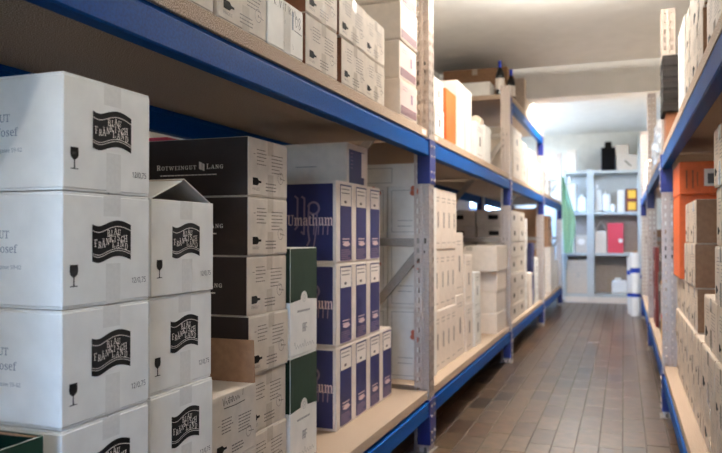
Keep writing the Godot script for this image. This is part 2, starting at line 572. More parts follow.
# ------------------------------------------------------------------ lamps
func pendant(label: String, c: Vector3, along: bool, energy: float, up_energy: float, length := 1.5):
	var o := thing("pendant_lamp", label, "lamp", c, "", 0.0 if along else PI / 2)
	part(o, "housing", box(Vector3(0.11, 0.05, length), 0.008), M.white_metal)
	for s in [-1.0, 1.0]:
		for v in [-1.0, 1.0]:
			var st := new_st()
			lathe(st, [Vector2(0.0, -length * 0.48), Vector2(0.013, -length * 0.48), Vector2(0.013, length * 0.48), Vector2(0.0, length * 0.48)], 12, Vector3.ZERO, Basis(Vector3.RIGHT, PI / 2))
			part(o, "tube", done(st), M.tube, at(s * 0.032, v * 0.042, 0))
		var w := new_st()
		bar(w, Vector3(0, 0.025, s * length * 0.35), Vector3(0, CEIL - c.y, s * length * 0.35), 0.004, 0.004, Vector3.BACK)
		part(o, "hanger", done(w), M.zinc)
	for v in [[-1.0, energy], [1.0, up_energy]]:
		var l := AreaLight3D.new()
		l.name = "tube_light"
		l.area_size = Vector2(0.10, length * 0.96)
		l.light_color = Color(1.0, 0.965, 0.925)
		l.light_energy = v[1]
		l.area_range = 30.0
		l.shadow_enabled = true
		l.position = Vector3(0, v[0] * 0.062, 0)
		l.rotation = Vector3(-PI / 2 if v[0] < 0 else PI / 2, 0, 0)
		o.add_child(l, true)

func lamps():
	pendant("white twin tube lamp hanging over the near end of the aisle", Vector3(-0.33, 2.62, 0.2), true, 1.2, 0.8)
	pendant("white twin tube lamp hanging over the aisle beside the navy cartons", Vector3(-0.33, 2.67, -4.02), true, 4.6, 225.0)
	pendant("white twin tube lamp hung crosswise behind the ceiling beam", Vector3(-0.33, 2.72, -8.25), false, 13.0, 8.0, 1.2)

# ------------------------------------------------------------------ room
func slab(st: SurfaceTool, a: Vector3, b: Vector3):
	chamfer_box(st, (b - a).abs(), (a + b) * 0.5, 0.0)

func window_unit(called: String, w: float, h: float, panes: int, c: Vector3, turn: float):
	var o := Node3D.new()
	o.name = called
	add_child(o)
	o.position = c
	o.rotation.y = turn
	o.set_meta("kind", "structure")
	o.set_meta("label", "white framed window of %d panes letting in daylight" % panes)
	var st := new_st()
	for s in [-1.0, 1.0]:
		chamfer_box(st, Vector3(w, 0.06, 0.06), Vector3(0, s * (h - 0.06) * 0.5, 0), 0.004)
		chamfer_box(st, Vector3(0.06, h - 0.12, 0.06), Vector3(s * (w - 0.06) * 0.5, 0, 0), 0.004)
	part(o, "window_frame", done(st), M.white_metal)
	var pw := (w - 0.12) / panes
	for i in panes:
		var x := -w * 0.5 + 0.06 + pw * (i + 0.5)
		part(o, "pane", box(Vector3(pw - 0.04, h - 0.12, 0.006), 0.0), M.pane, at(x, 0, 0))
		if i > 0:
			part(o, "mullion", box(Vector3(0.04, h - 0.12, 0.05), 0.003), M.white_metal, at(x - pw * 0.5, 0, 0))

func room():
	var xl := -1.86
	var xr := 1.12
	var zb := 2.2
	# ceiling, end wall
	var st := new_st()
	slab(st, Vector3(xl - 0.2, CEIL, ENDZ - 0.2), Vector3(xr + 0.2, CEIL + 0.2, zb + 0.2))
	tag(part(self, "ceiling", done(st), M.ceiling), "", "", "", "structure")
	st = new_st()
	slab(st, Vector3(xl - 0.2, 0, ENDZ - 0.2), Vector3(xr + 0.2, CEIL, ENDZ))
	tag(part(self, "wall_end", done(st), M.wall), "", "", "", "structure")
	st = new_st()
	slab(st, Vector3(xr, 0, ENDZ), Vector3(xr + 0.2, CEIL, zb))
	tag(part(self, "wall_right", done(st), M.wall), "", "", "", "structure")
	# left wall with a long window near the far end
	var w0 := -9.2
	var w1 := -12.35
	var y0 := 1.42
	var y1 := 2.66
	st = new_st()
	slab(st, Vector3(xl - 0.2, 0, w0), Vector3(xl, CEIL, zb))
	slab(st, Vector3(xl - 0.2, 0, ENDZ), Vector3(xl, CEIL, w1))
	slab(st, Vector3(xl - 0.2, 0, w1), Vector3(xl, y0, w0))
	slab(st, Vector3(xl - 0.2, y1, w1), Vector3(xl, CEIL, w0))
	tag(part(self, "wall_left", done(st), M.wall), "", "", "", "structure")
	window_unit("window_1", w0 - w1, y1 - y0, 4, Vector3(xl - 0.1, (y0 + y1) * 0.5, (w0 + w1) * 0.5), PI / 2)
	# wall behind the camera with a glazed opening
	st = new_st()
	var bx0 := -0.95
	var bx1 := 0.35
	var by0 := 0.9
	var by1 := 1.9
	slab(st, Vector3(xl, 0, zb), Vector3(bx0, CEIL, zb + 0.2))
	slab(st, Vector3(bx1, 0, zb), Vector3(xr, CEIL, zb + 0.2))
	slab(st, Vector3(bx0, 0, zb), Vector3(bx1, by0, zb + 0.2))
	slab(st, Vector3(bx0, by1, zb), Vector3(bx1, CEIL, zb + 0.2))
	tag(part(self, "wall_back", done(st), M.wall), "", "", "", "structure")
	window_unit("window_2", bx1 - bx0, by1 - by0, 2, Vector3((bx0 + bx1) * 0.5, (by0 + by1) * 0.5, zb + 0.1), 0.0)
	# downstand beam across the ceiling
	st = new_st()
	slab(st, Vector3(xl, 2.50, -7.86), Vector3(xr, CEIL, -7.56))
	tag(part(self, "trim_1", done(st), M.ceiling), "plastered beam under the ceiling across the aisle", "", "", "structure")
	floor_tiles(xl, xr, zb)

func floor_tiles(xl: float, xr: float, zb: float):
	var o := Node3D.new()
	o.name = "floor"
	add_child(o)
	o.set_meta("kind", "structure")
	o.set_meta("label", "brown glazed clay tile floor")
	var st := new_st()
	slab(st, Vector3(xl - 0.2, -0.2, ENDZ - 0.2), Vector3(xr + 0.2, -0.002, zb + 0.2))
	part(o, "bed", done(st), M.grout)
	var pw := 0.1155
	var pl := 0.30
	var r := RandomNumberGenerator.new()
	r.seed = 21
	var single := []
	var rest := {}
	for k in 6: rest[k] = []
	var nx := int((xr - xl) / pw) + 1
	var nz := int((zb - ENDZ) / pl) + 1
	for i in nx:
		var shift := r.randf_range(0.0, pl)
		for j in nz + 1:
			var x := xl + pw * (i + 0.5)
			var z := zb - pl * (j + 0.5) + shift
			if z - pl * 0.5 < ENDZ or z + pl * 0.5 > zb or x + pw * 0.5 > xr: continue
			var kind := [0, 0, 1, 1, 2, 3, 3, 4, 5][r.randi() % 9] as int
			var pos := Vector3(x, -0.004 + r.randf_range(-0.0006, 0.0006), z)
			var seen := x > -1.0 and x < 0.30 and z < -2.3
			if seen: single.append([-z, pos, kind])
			else: rest[kind].append(pos)
	single.sort_custom(func(a, b): return a[0] < b[0])
	var tile := box(Vector3(pw - 0.007, 0.008, pl - 0.006), 0.0006)
	for n in single.size():
		if n < 300:
			part(o, "tile", tile, M["tile_%d" % single[n][2]], Transform3D(Basis(), single[n][1]))
		else:
			rest[single[n][2]].append(single[n][1])
	var others := ArrayMesh.new()
	for k in 6:
		var s2 := new_st()
		for p in rest[k]: chamfer_box(s2, Vector3(pw - 0.007, 0.008, pl - 0.006), p, 0.0)
		s2.commit(others)
		others.surface_set_material(k, M["tile_%d" % k])
	tag(part(o, "tiles", others, null), "", "", "", "stuff")

# ------------------------------------------------------------------ racks
# one perforated upright: front plate across z, side plates across x; front looks to +x
func upright_mesh(H: float) -> Mesh:
	return cached("upright%.2f" % H, func(st):
		var wz := 0.10
		var wx := 0.078
		var t := 0.0025
		# front plate with two rows of slots
		perforated(st, Transform3D(Basis(Vector3(0, 0, -1), Vector3.UP, Vector3(1, 0, 0)), Vector3(-t * 0.5, 0, 0)), wz, H, t, [-0.024, 0.024], 0.016, 0.028)
		# side plates, two rows each
		for s in [-1.0, 1.0]:
			perforated(st, Transform3D(Basis(Vector3(1, 0, 0), Vector3.UP, Vector3(0, 0, 1)), Vector3(-wx * 0.5, 0, s * (wz - t) * 0.5)), wx, H, t, [-0.018, 0.018], 0.014, 0.026)
			# returned lips at the back and a raised rib between the slots
			chamfer_box(st, Vector3(t, H, 0.022), Vector3(-wx + t * 0.5, H * 0.5, s * (wz * 0.5 - 0.011)), 0.0)
			chamfer_box(st, Vector3(0.012, H, 0.005), Vector3(-wx * 0.5, H * 0.5, s * (wz * 0.5 + 0.002)), 0.0015))

func perforated(st: SurfaceTool, xf: Transform3D, w: float, H: float, t: float, cols: Array, hw: float, hh: float):
	var edges := [-w * 0.5]
	for c in cols:
		edges.append(c - hw * 0.5)
		edges.append(c + hw * 0.5)
	edges.append(w * 0.5)
	for i in range(0, edges.size(), 2):
		var a: float = edges[i]
		var b: float = edges[i + 1]
		chamfer_box(st, Vector3(b - a, H, t), xf * Vector3((a + b) * 0.5, H * 0.5, 0), 0.0, xf.basis)
	var pitch := 0.05
	var n := int(H / pitch)
	for c in cols:
		for k in n:
			var y := (k + 1) * pitch - (pitch - hh) * 0.5 + 0.0
			chamfer_box(st, Vector3(hw, pitch - hh, t), xf * Vector3(c, y, 0), 0.0, xf.basis)

# a ladder of two uprights with bracing, parts of the rack; facing +1 looks to +x (left rack), -1 to -x
func ladder(o: Node3D, X: float, z: float, facing: float, H := 2.39):
	var base := Transform3D(Basis(Vector3.UP, 0.0 if facing > 0 else PI), Vector3(X, 0, z))
	part(o, "upright", upright_mesh(H), M.zinc, base)
	part(o, "upright", upright_mesh(H), M.zinc, base * Transform3D(Basis(Vector3.UP, PI), Vector3(-DEEP, 0, 0)))
	for x in [-0.04, -DEEP + 0.04]:
		part(o, "foot_plate", box(Vector3(0.11, 0.006, 0.13), 0.001), M.zinc_dull, base * at(x, 0.003, 0))
	for y in [0.16, 1.055, 1.96]:
		part(o, "brace", cached("brace", func(st): bar(st, Vector3(-0.03, 0, 0.0), Vector3(-DEEP + 0.03, 0, 0.0), 0.03, 0.042)), M.zinc_dull, base * at(0, y, 0))
	for d in [1.02, 1.925]:
		part(o, "diagonal_brace", cached("diagonal", func(st): bar(st, Vector3(-0.05, 0, 0.0), Vector3(-DEEP + 0.05, -0.823, 0.0), 0.022, 0.045)), M.zinc_dull, base * at(0, d, 0))

# a rail along z between two uprights; its front at x = X looks along facing
func rail(o: Node3D, X: float, za: float, zb: float, top: float, facing: float):
	var l := zb - za
	var r := part(o, "rail", cached("rail%.3f" % l, func(st):
		# a box section with a stepped upper lip: the board lies on the step
		chamfer_box(st, Vector3(0.046, 0.074, l - 0.012), Vector3(-0.023, -0.053, 0), 0.004)
		chamfer_box(st, Vector3(0.030, 0.020, l - 0.012), Vector3(-0.031, -0.008, 0), 0.003)), M.blue_paint, Transform3D(Basis(Vector3.UP, 0.0 if facing > 0 else PI), Vector3(X, top, -(za + zb) * 0.5)))
	for s in [-1.0, 1.0]:
		part(r, "end_connector", cached("connector%.0f" % s, func(c):
			chamfer_box(c, Vector3(0.006, 0.225, 0.058), Vector3(0.004, -0.118, s * 0.022), 0.0015)
			chamfer_box(c, Vector3(0.066, 0.225, 0.005), Vector3(-0.026, -0.118, s * -0.005), 0.0015)), M.blue_dark, at(0, 0, s * l * 0.5))
		for y in [-0.04, -0.09, -0.17, -0.21]:
			part(r, "bolt", cached("bolt", func(b): lathe(b, [Vector2(0.0, 0.006), Vector2(0.006, 0.005), Vector2(0.007, 0.0)], 10, Vector3.ZERO, Basis(Vector3(0, 0, 1), -PI / 2))), M.zinc, at(0.007, y, s * (l * 0.5 + 0.022)))

func shelf_board(o: Node3D, x0: float, x1: float, za: float, zb: float, top: float) -> MeshInstance3D:
	return part(o, "shelf_board", box(Vector3(absf(x1 - x0), BOARD, zb - za), 0.002), M.chip, at((x0 + x1) * 0.5, top - BOARD * 0.5, -(za + zb) * 0.5), "chipboard shelf")

func racks():
	# left rack: middles of the uprights at these depths
	var L := [0.55, 3.564, 6.30, 8.98, 11.70]
	var o := thing("storage_rack", "long galvanised storage rack with blue rails, carrying the white and navy cartons", "rack", Vector3.ZERO)
	for i in L.size():
		ladder(o, -XL, -L[i], 1.0, 2.62 if i == 1 else 2.39)
	for i in 4:
		var za: float = L[i] + 0.05
		var zb: float = L[i + 1] - 0.05
		for y in ([LOW, UP, 2.335] if i == 2 else [LOW, UP]):
			rail(o, -XL, za, zb, y - BOARD, 1.0)
			rail(o, -XL - DEEP, za, zb, y - BOARD, -1.0)
			var b := shelf_board(o, -XL - DEEP + 0.006, -XL - 0.006, za + 0.006, zb - 0.006, y)
			if y == UP and i < 2:      # white number stickers on the board edge beside the frame
				part(b, "edge_sticker", box(Vector3(0.0012, 0.022, 0.07), 0.0), M.white_ink, at(DEEP * 0.5 - 0.0056, 0.0, (-1.0 if i == 0 else 1.0) * ((zb - za) * 0.5 - 0.075)), "small white sticker")
	# right rack
	var R := [1.25, 4.72, 7.44, 10.16]
	var q := thing("storage_rack", "galvanised storage rack with blue rails, carrying kraft and orange cartons", "rack", Vector3.ZERO)
	for i in R.size():
		ladder(q, XR, -R[i], -1.0, 2.45)
	for i in 3:
		var za: float = R[i] + 0.05
		var zb: float = R[i + 1] - 0.05
		for y in [LOW, UP]:
			rail(q, XR, za, zb, y - BOARD, -1.0)
			rail(q, XR + DEEP, za, zb, y - BOARD, 1.0)
			shelf_board(q, XR + 0.006, XR + DEEP - 0.006, za + 0.006, zb - 0.006, y)

# ------------------------------------------------------------------ left rack, first bay, lower board
func left_lower_near():
	var h := 0.2144
	# stack 1 and 2 of white flag cartons
	for i in 5:
		white_wine_carton("white carton with black flag emblem, %s in the taller stack" % ORD[4 - i], "white flag cartons", 0.938, 1.019, 1.271, LOW + h * i, h, 0.33)
	for i in 4:
		var o := white_wine_carton("white flag emblem carton, %s in the stack with the open lid" % ORD[3 - i], "white flag cartons", 0.957 + (0.004 if i == 2 else 0.0), 1.302, 1.552, LOW + h * i, h, 0.33, i == 3)
		if i == 3:
			var sx := 0.33
			var sz := 0.25
			var f := new_st()
			# near flap laid inward and raised, far flap standing half open
			bar(f, Vector3(0, h - 0.002, sz * 0.5 - 0.004), Vector3(0, h + 0.045, sz * 0.5 - 0.125), sx - 0.012, 0.003)
			part(o, "lid_flap", done(f), M.white_card)
			f = new_st()
			bar(f, Vector3(0, h - 0.002, -sz * 0.5 + 0.004), Vector3(0, h + 0.050, -sz * 0.5 + 0.118), sx - 0.012, 0.003)
			part(o, "lid_flap", done(f), M.kraft_pale)
	# dark brown cartons, six high
	var lh := 0.179
	for i in 6:
		var r := flat_carton("dark brown wine carton with pale end, %s in its stack" % ORD[5 - i], "dark brown wine cartons", 1.046 + [0.0, 0.004, -0.004, 0.003, 0.0, 0.0][i], 1.888, 2.152, LOW + lh * i, lh, 0.41, M.beige_card, M.dark_print)
		var size: Vector3 = r[1]
		print_on(r[0], "printed_name", cached("langname", func(st): lang_front(st, size)), M.white_ink, size, "near", 0.0012)
	# open carton with raised flap and handwriting, on one more
	for i in 2:
		var zb := 1.838
		var r2 := []
		if i == 0:
			r2 = flat_carton("pale grey wine carton underneath the open one with the brown flap", "pale open cartons", 0.99, 1.60, zb, LOW, lh, 0.36, M.beige_card)
		else:
			var size1 := Vector3(0.36, lh - 0.002, zb - 1.602)
			var o1 := thing("open_wine_carton", "pale wine carton with raised brown flap and handwriting", "box", Vector3(-0.99 - 0.18, LOW + lh, -(1.60 + zb) * 0.5), "pale open cartons")
			part(o1, "body", open_carton(size1), M.beige_card)
			var inner := new_st()
			bar(inner, Vector3(0, size1.y - 0.003, size1.z * 0.5 - 0.005), Vector3(0, size1.y - 0.003, -size1.z * 0.5 + 0.005), size1.x - 0.01, 0.003)
			part(o1, "inner_flap", done(inner), M.cream_card)
			var fl := new_st()
			bar(fl, Vector3(0, size1.y - 0.004, -size1.z * 0.5 + 0.003), Vector3(0, size1.y + 0.122, -size1.z * 0.5 + 0.012), size1.x - 0.004, 0.004)
			part(o1, "raised_flap", done(fl), M.kraft, Transform3D(), "brown inside of the raised flap")
			r2 = [o1, size1]
			var W := size1.z
			var H := size1.y
			print_on(o1, "small_print", cached("openp", func(st): shipping_print(st, W, H * 0.78, 5)), M.faint_ink, size1, "right")
			print_on(o1, "bottle_symbol", cached("openb", func(st): shipping_dark(st, W, H * 0.78)), M.ink, size1, "right")
			print_on(o1, "handwriting", cached("openh", func(st): pen_word(st, 0.22 * W, 0.84 * H, 0.105, 0.020); print_stroke(st, [Vector2(0.25 * W, 0.80 * H), Vector2(0.5 * W, 0.79 * H), Vector2(0.72 * W, 0.805 * H)], 0.0022)), M.ink, size1, "right")
	# dark green and white cartons
	var gh := 0.3685
	for i in 2:
		var g := carton("green_wine_carton", "tall carton, dark green above and white below, %s" % ["under its twin", "standing on its twin"][i], "green and white cartons", 1.04, 2.162, 2.384, LOW + gh * i, gh, 0.30, M.white_card)
		var gs: Vector3 = g[1]
		var W2 := gs.z
		var H2 := gs.y
		for which in ["right", "near"]:
			var ww := W2 if which == "right" else gs.x
			var gm := part(g[0], "green_panel", cached("gp" + which, func(st): green_panel(st, ww, H2)), M.green_card, side(gs, which))
			gm.set_meta("label", "dark green printed upper half")
		print_on(g[0], "label_print", cached("glabel", func(st): green_text(st, W2, H2)), M.grey_line, gs, "right")
	# navy cartons: three rows, four in the lowest
	var nh := 0.333
	var zc := [2.650, 2.833, 3.015, 3.196, 3.374]
	for row in 3:
		for k in (4 if row == 0 else 3):
			navy_carton("navy and cream wine carton, %s row, %s from the dark green cartons" % [["lowest", "middle", "upper"][row], ["first", "second", "third", "fourth"][k]], 1.073, zc[k], zc[k + 1], LOW + nh * row, nh, 0.25)
	# cream carton lying on top
	var t := carton("lying_wine_carton", "cream carton with navy end lying on top of the navy cartons", "", 1.10, 2.84, 3.10, LOW + nh * 3, 0.176, 0.34, M.cream_card)
	var ts: Vector3 = t[1]
	print_on(t[0], "navy_panel", cached("lyp", func(st): print_rect(st, 0.02, 0.004, ts.z - 0.07, ts.y - 0.03)), M.navy, ts, "right")
	print_on(t[0], "paper_label", cached("lyl", func(st): print_rect(st, ts.z - 0.085, 0.035, 0.06, 0.11)), M.white_ink, ts, "right", 0.0012)
	print_on(t[0], "printed_name", cached("lyn", func(st): print_rect(st, 0.10, ts.y * 0.42, 0.10, 0.0022)), M.faint_ink, ts, "near")
	print_on(t[0], "small_print", cached("lys", func(st): print_lines(st, 0.04, ts.y * 0.75, 0.03, 5, 0.016, 0.004, 2)), M.mauve_ink, ts, "right", 0.0012)
	# open dark green carton low in front
	var gsz := Vector3(0.27, 0.434, 0.236)
	var o := thing("open_green_carton", "open dark green carton in front of the taller white stack", "box", Vector3(-0.935 - gsz.x * 0.5, LOW, -0.858))
	part(o, "body", open_carton(gsz), M.green_glossy)
	var fl2 := new_st()
	bar(fl2, Vector3(0, gsz.y - 0.003, -gsz.z * 0.5 + 0.005), Vector3(0, gsz.y + 0.012, -gsz.z * 0.5 + 0.05), gsz.x - 0.02, 0.003)
	part(o, "lid_flap", done(fl2), M.kraft)
	part(o, "bottom_liner", box(Vector3(gsz.x - 0.02, 0.006, gsz.z - 0.02), 0.001), M.kraft_dark, at(0, gsz.y * 0.5, 0))
	print_on(o, "white_stripe", cached("gstripe", func(st): print_rect(st, gsz.z - 0.07, gsz.y - 0.065, 0.04, 0.03)), M.white_ink, gsz, "right")
	# pink sheet at the back
	var pk := part(self, "pink_folder", box(Vector3(0.10, 0.012, 0.22), 0.002), M.red_card, at(-1.395, LOW + lh * 6 + 0.006, -2.02))
	tag(pk, "thin pink folder lying on the dark brown cartons", "folder")

func green_panel(st: SurfaceTool, W: float, H: float):
	var y := H * 0.50
	var r := 0.028
	var pts := [Vector2(0.001, y)]
	for i in 13:
		var a := PI - PI * i / 12.0
		pts.append(Vector2(W * 0.5 + cos(a) * r, y + 0.006 + sin(a) * r))
	pts.append_array([Vector2(W - 0.001, y), Vector2(W - 0.001, H - 0.003), Vector2(0.001, H - 0.003)])
	print_poly(st, pts)

func green_text(st: SurfaceTool, W: float, H: float):
	print_ring(st, Vector2(W * 0.5, H * 0.525), 0.012, 0.0016)
	print_stroke(st, [Vector2(W * 0.5 - 0.005, H * 0.51), Vector2(W * 0.5 + 0.004, H * 0.525), Vector2(W * 0.5 - 0.004, H * 0.54)], 0.0018)
	print_lines(st, W * 0.25, H * 0.40, W * 0.55, 1, 0.01, 0.007, 3)
	for i in 3:
		print_rect(st, W * 0.44 + i * 0.010, H * 0.21, 0.007, 0.030)
	print_lines(st, W * 0.44, H * 0.28, W * 0.2, 2, 0.014, 0.004, 5)
	# script line at the bottom
	var p := []
	for i in 60:
		var s := i / 59.0
		p.append(Vector2(W * (0.14 + 0.74 * s), H * 0.085 + sin(s * 50.0) * 0.006 + (0.012 * exp(-pow((s - 0.02) * 30.0, 2.0))) + 0.012 * exp(-pow((s - 0.52) * 30.0, 2.0))))
	print_stroke(st, p, 0.002)

# an illegible pen scrawl that starts like a V
func pen_word(st: SurfaceTool, x: float, y: float, w: float, h: float):
	print_stroke(st, [Vector2(x, y + h), Vector2(x + 0.006, y), Vector2(x + 0.013, y + h * 1.1)], 0.0018)
	var p := []
	for i in 46:
		var s := i / 45.0
		p.append(Vector2(x + 0.014 + (w - 0.03) * s, y + h * (0.28 + 0.26 * sin(s * 38.0)) + s * 0.004))
	print_stroke(st, p, 0.0016)
	for q in [0.3, 0.45]:
		print_stroke(st, [Vector2(x + w * q, y + h * 0.1), Vector2(x + w * q + 0.003, y + h * 1.0)], 0.0016)
		print_stroke(st, [Vector2(x + w * q - 0.004, y + h * 0.75), Vector2(x + w * q + 0.009, y + h * 0.8)], 0.0014)
	print_stroke(st, [Vector2(x + w, y + h * 0.5), Vector2(x + w + 0.003, y + h * 1.3)], 0.0018)

func navy_carton(label: String, X: float, za: float, zb: float, y0: float, h: float, deep: float):
	var r := carton("navy_wine_carton", label, "navy wine cartons", X, za, zb, y0, h, deep, M.cream_card)
	var o: Node3D = r[0]
	var s: Vector3 = r[1]
	var W := s.z
	var H := s.y
	print_on(o, "navy_panel", cached("navyn", func(st): print_rect(st, 0.012, 0.010, deep - 0.026, H - 0.022)), M.navy, s, "near")
	print_on(o, "navy_panel", cached("navyr", func(st): print_rect(st, 0.040, 0.010, W - 0.052, H - 0.022)), M.navy, s, "right")
	print_on(o, "paper_label", cached("navyl", func(st): print_rect(st, 0.046, H * 0.70, W - 0.064, H * 0.245)), M.white_ink, s, "right", 0.0012)
	print_on(o, "label_print", cached("navylp", func(st): print_lines(st, 0.056, H * 0.90, W - 0.09, 2, 0.016, 0.004, 4); print_rect(st, 0.085, H * 0.735, 0.026, 0.010)), M.faint_ink, s, "right", 0.0016)
	print_on(o, "eye_emblem", cached("navye", func(st): eye(st, Vector2(0.02 + W * 0.5, H * 0.225), W * 0.24, 0.020); print_lines(st, 0.066, H * 0.285, W - 0.10, 2, 0.012, 0.005, 6)), M.pink_ink, s, "right", 0.0012)
	print_on(o, "small_print", cached("navys", func(st): print_lines(st, 0.052, H * 0.15, W - 0.074, 6, 0.0085, 0.004, 8)), M.mauve_ink, s, "right", 0.0012)
	print_on(o, "ornament", cached("navyo", func(st): ornament(st, H)), M.mauve_ink, s, "near", 0.0012)
	print_on(o, "printed_name", cached("navyt", func(st): print_text(st, "Umathum", 0.036, H * 0.455, 0.043, serif_bold(), false, 0.66)), M.pink_ink, s, "near", 0.0017)

func serif_bold() -> SystemFont:
	if not cache.has("bold"):
		var f := SystemFont.new()
		f.font_names = PackedStringArray(["Droid Serif"])
		f.font_weight = 700
		cache["bold"] = f
	return cache["bold"]

func eye(st: SurfaceTool, c: Vector2, w: float, h: float):
	var pts := []
	for i in 9:
		var s := i / 8.0
		pts.append(c + Vector2((s - 0.5) * 2.0 * w, sin(s * PI) * h * 0.6))
	for i in 8:
		var s := 1.0 - i / 8.0
		pts.append(c + Vector2((s - 0.5) * 2.0 * w, -sin(s * PI) * h * 0.4 - 0.0005))
	print_poly(st, pts)

func ornament(st: SurfaceTool, H: float):
	var y := H * 0.5
	var x := 0.070
	print_stroke(st, [Vector2(x, y + 0.105), Vector2(x + 0.012, y + 0.095), Vector2(x + 0.010, y - 0.02), Vector2(x, y - 0.03)], 0.008)
	print_stroke(st, [Vector2(x + 0.030, y + 0.102), Vector2(x + 0.042, y + 0.095), Vector2(x + 0.040, y - 0.05), Vector2(x + 0.028, y - 0.04)], 0.008)
	print_ring(st, Vector2(x + 0.082, y + 0.055), 0.024, 0.009, -2.4, 2.8)
	print_stroke(st, [Vector2(x + 0.062, y + 0.07), Vector2(x + 0.058, y - 0.035), Vector2(x + 0.064, y - 0.075), Vector2(x + 0.054, y - 0.095)], 0.008)
	print_stroke(st, [Vector2(x + 0.098, y + 0.04), Vector2(x + 0.094, y - 0.03), Vector2(x + 0.084, y - 0.095), Vector2(x + 0.066, y - 0.130)], 0.006)
	for i in 4:
		print_stroke(st, [Vector2(x + 0.085 + i * 0.02, y - 0.005), Vector2(x + 0.083 + i * 0.02, y - 0.05)], 0.005)

# ------------------------------------------------------------------ left rack, first bay, upper board
func left_upper_near():
	var X := 0.93
	var h := 0.168
	var g := "pale wine cartons on the upper board"
	var pal: Material = M.beige_card
	# [x px near, x px far, rows, label]
	flat_carton("pale grey wine carton, first on the upper board, lower layer", g, X, zat(150, X), zat(213, X), UP, h, 0.40, pal)
	flat_carton("pale grey wine carton beside the handwritten white one, upper board", g, X, zat(217, X), zat(266, X), UP, h, 0.40, pal)
	flat_carton("pale grey wine carton stacked above the one beside the handwriting", g, X, zat(217, X), zat(266, X), UP + h, h, 0.40, pal)
	flat_carton("pale grey wine carton, first on the upper board, second layer", g, X, zat(150, X), zat(213, X), UP + h, h, 0.40, pal)
	# handwritten white carton
	var w := carton("white_carton", "white carton with handwriting and a blue bar on the upper board", "", X - 0.003, zat(266.4, X), zat(302, X), UP, 0.155, 0.36, M.white_card)
	var ws: Vector3 = w[1]
	print_on(w[0], "handwriting", cached("hand", func(st): handwriting(st, ws.z, ws.y)), M.ink, ws, "right")
	print_on(w[0], "blue_bar", cached("bluebar", func(st): print_rect(st, ws.z * 0.66, ws.y * 0.52, ws.z * 0.045, ws.y * 0.36)), M.pen_blue, ws, "right")
	print_on(w[0], "tape", cached("wtape", func(st): print_rect(st, ws.z * 0.42, 0.002, ws.z * 0.2, ws.y - 0.004)), M.tape, ws, "right", 0.0004)
	var bk := carton("kraft_carton", "brown carton standing behind the handwritten white carton", "", X + 0.37, zat(266.4, X), zat(302, X) + 0.02, UP, 0.26, 0.30, M.kraft)
	print_on(bk[0], "tape", cached("bktape", func(st): print_rect(st, 0.09, 0.0, 0.05, 0.255)), M.tape_beige, bk[1], "right")
	for i in 2:
		flat_carton("pale wine carton in the two-high column after the handwritten one, %s" % ["lower", "upper"][i], g, X, zat(305.5, X), zat(337.3, X), UP + 0.166 * i, 0.166, 0.40, pal, M.kraft_dark)
		flat_carton("pale wine carton two before the plum striped stack, %s row" % ["lower", "upper"][i], g, X - 0.002, zat(341 if i == 0 else 338.6, X), zat(365.5, X), UP + 0.166 * i, 0.166, 0.40, pal, M.kraft_dark)
		flat_carton("pale wine carton touching the plum striped stack, %s row" % ["lower", "upper"][i], g, X + 0.004, zat(365.8, X), zat(385.5, X), UP + 0.166 * i, 0.166, 0.40, pal)
	for i in 4:
		var c := carton("striped_wine_carton", "white carton with plum stripe, %s in its stack" % ORD[3 - i], "plum striped cartons", X + [0.0, 0.003, -0.002, 0.002][i], zat(400, X), zat(417, X), UP + 0.171 * i, 0.171, 0.36, M.cream_card)
		var cs: Vector3 = c[1]
		print_on(c[0], "grey_panel", cached("plp", func(st): print_rect(st, 0.012, 0.012, cs.z - 0.024, cs.y - 0.028)), M.pink_ink, cs, "right")
		print_on(c[0], "plum_stripe", cached("plum", func(st): print_rect(st, 0.012, 0.012, cs.z - 0.024, cs.y * 0.23)), M.plum_ink, cs, "right", 0.0012)
		print_on(c[0], "small_print", cached("plums", func(st): print_lines(st, 0.04, cs.y * 0.8, 0.08, 2, 0.012, 0.003, 5); print_rect(st, cs.z * 0.62, cs.y * 0.45, 0.03, 0.045)), M.mauve_ink, cs, "right", 0.0014)

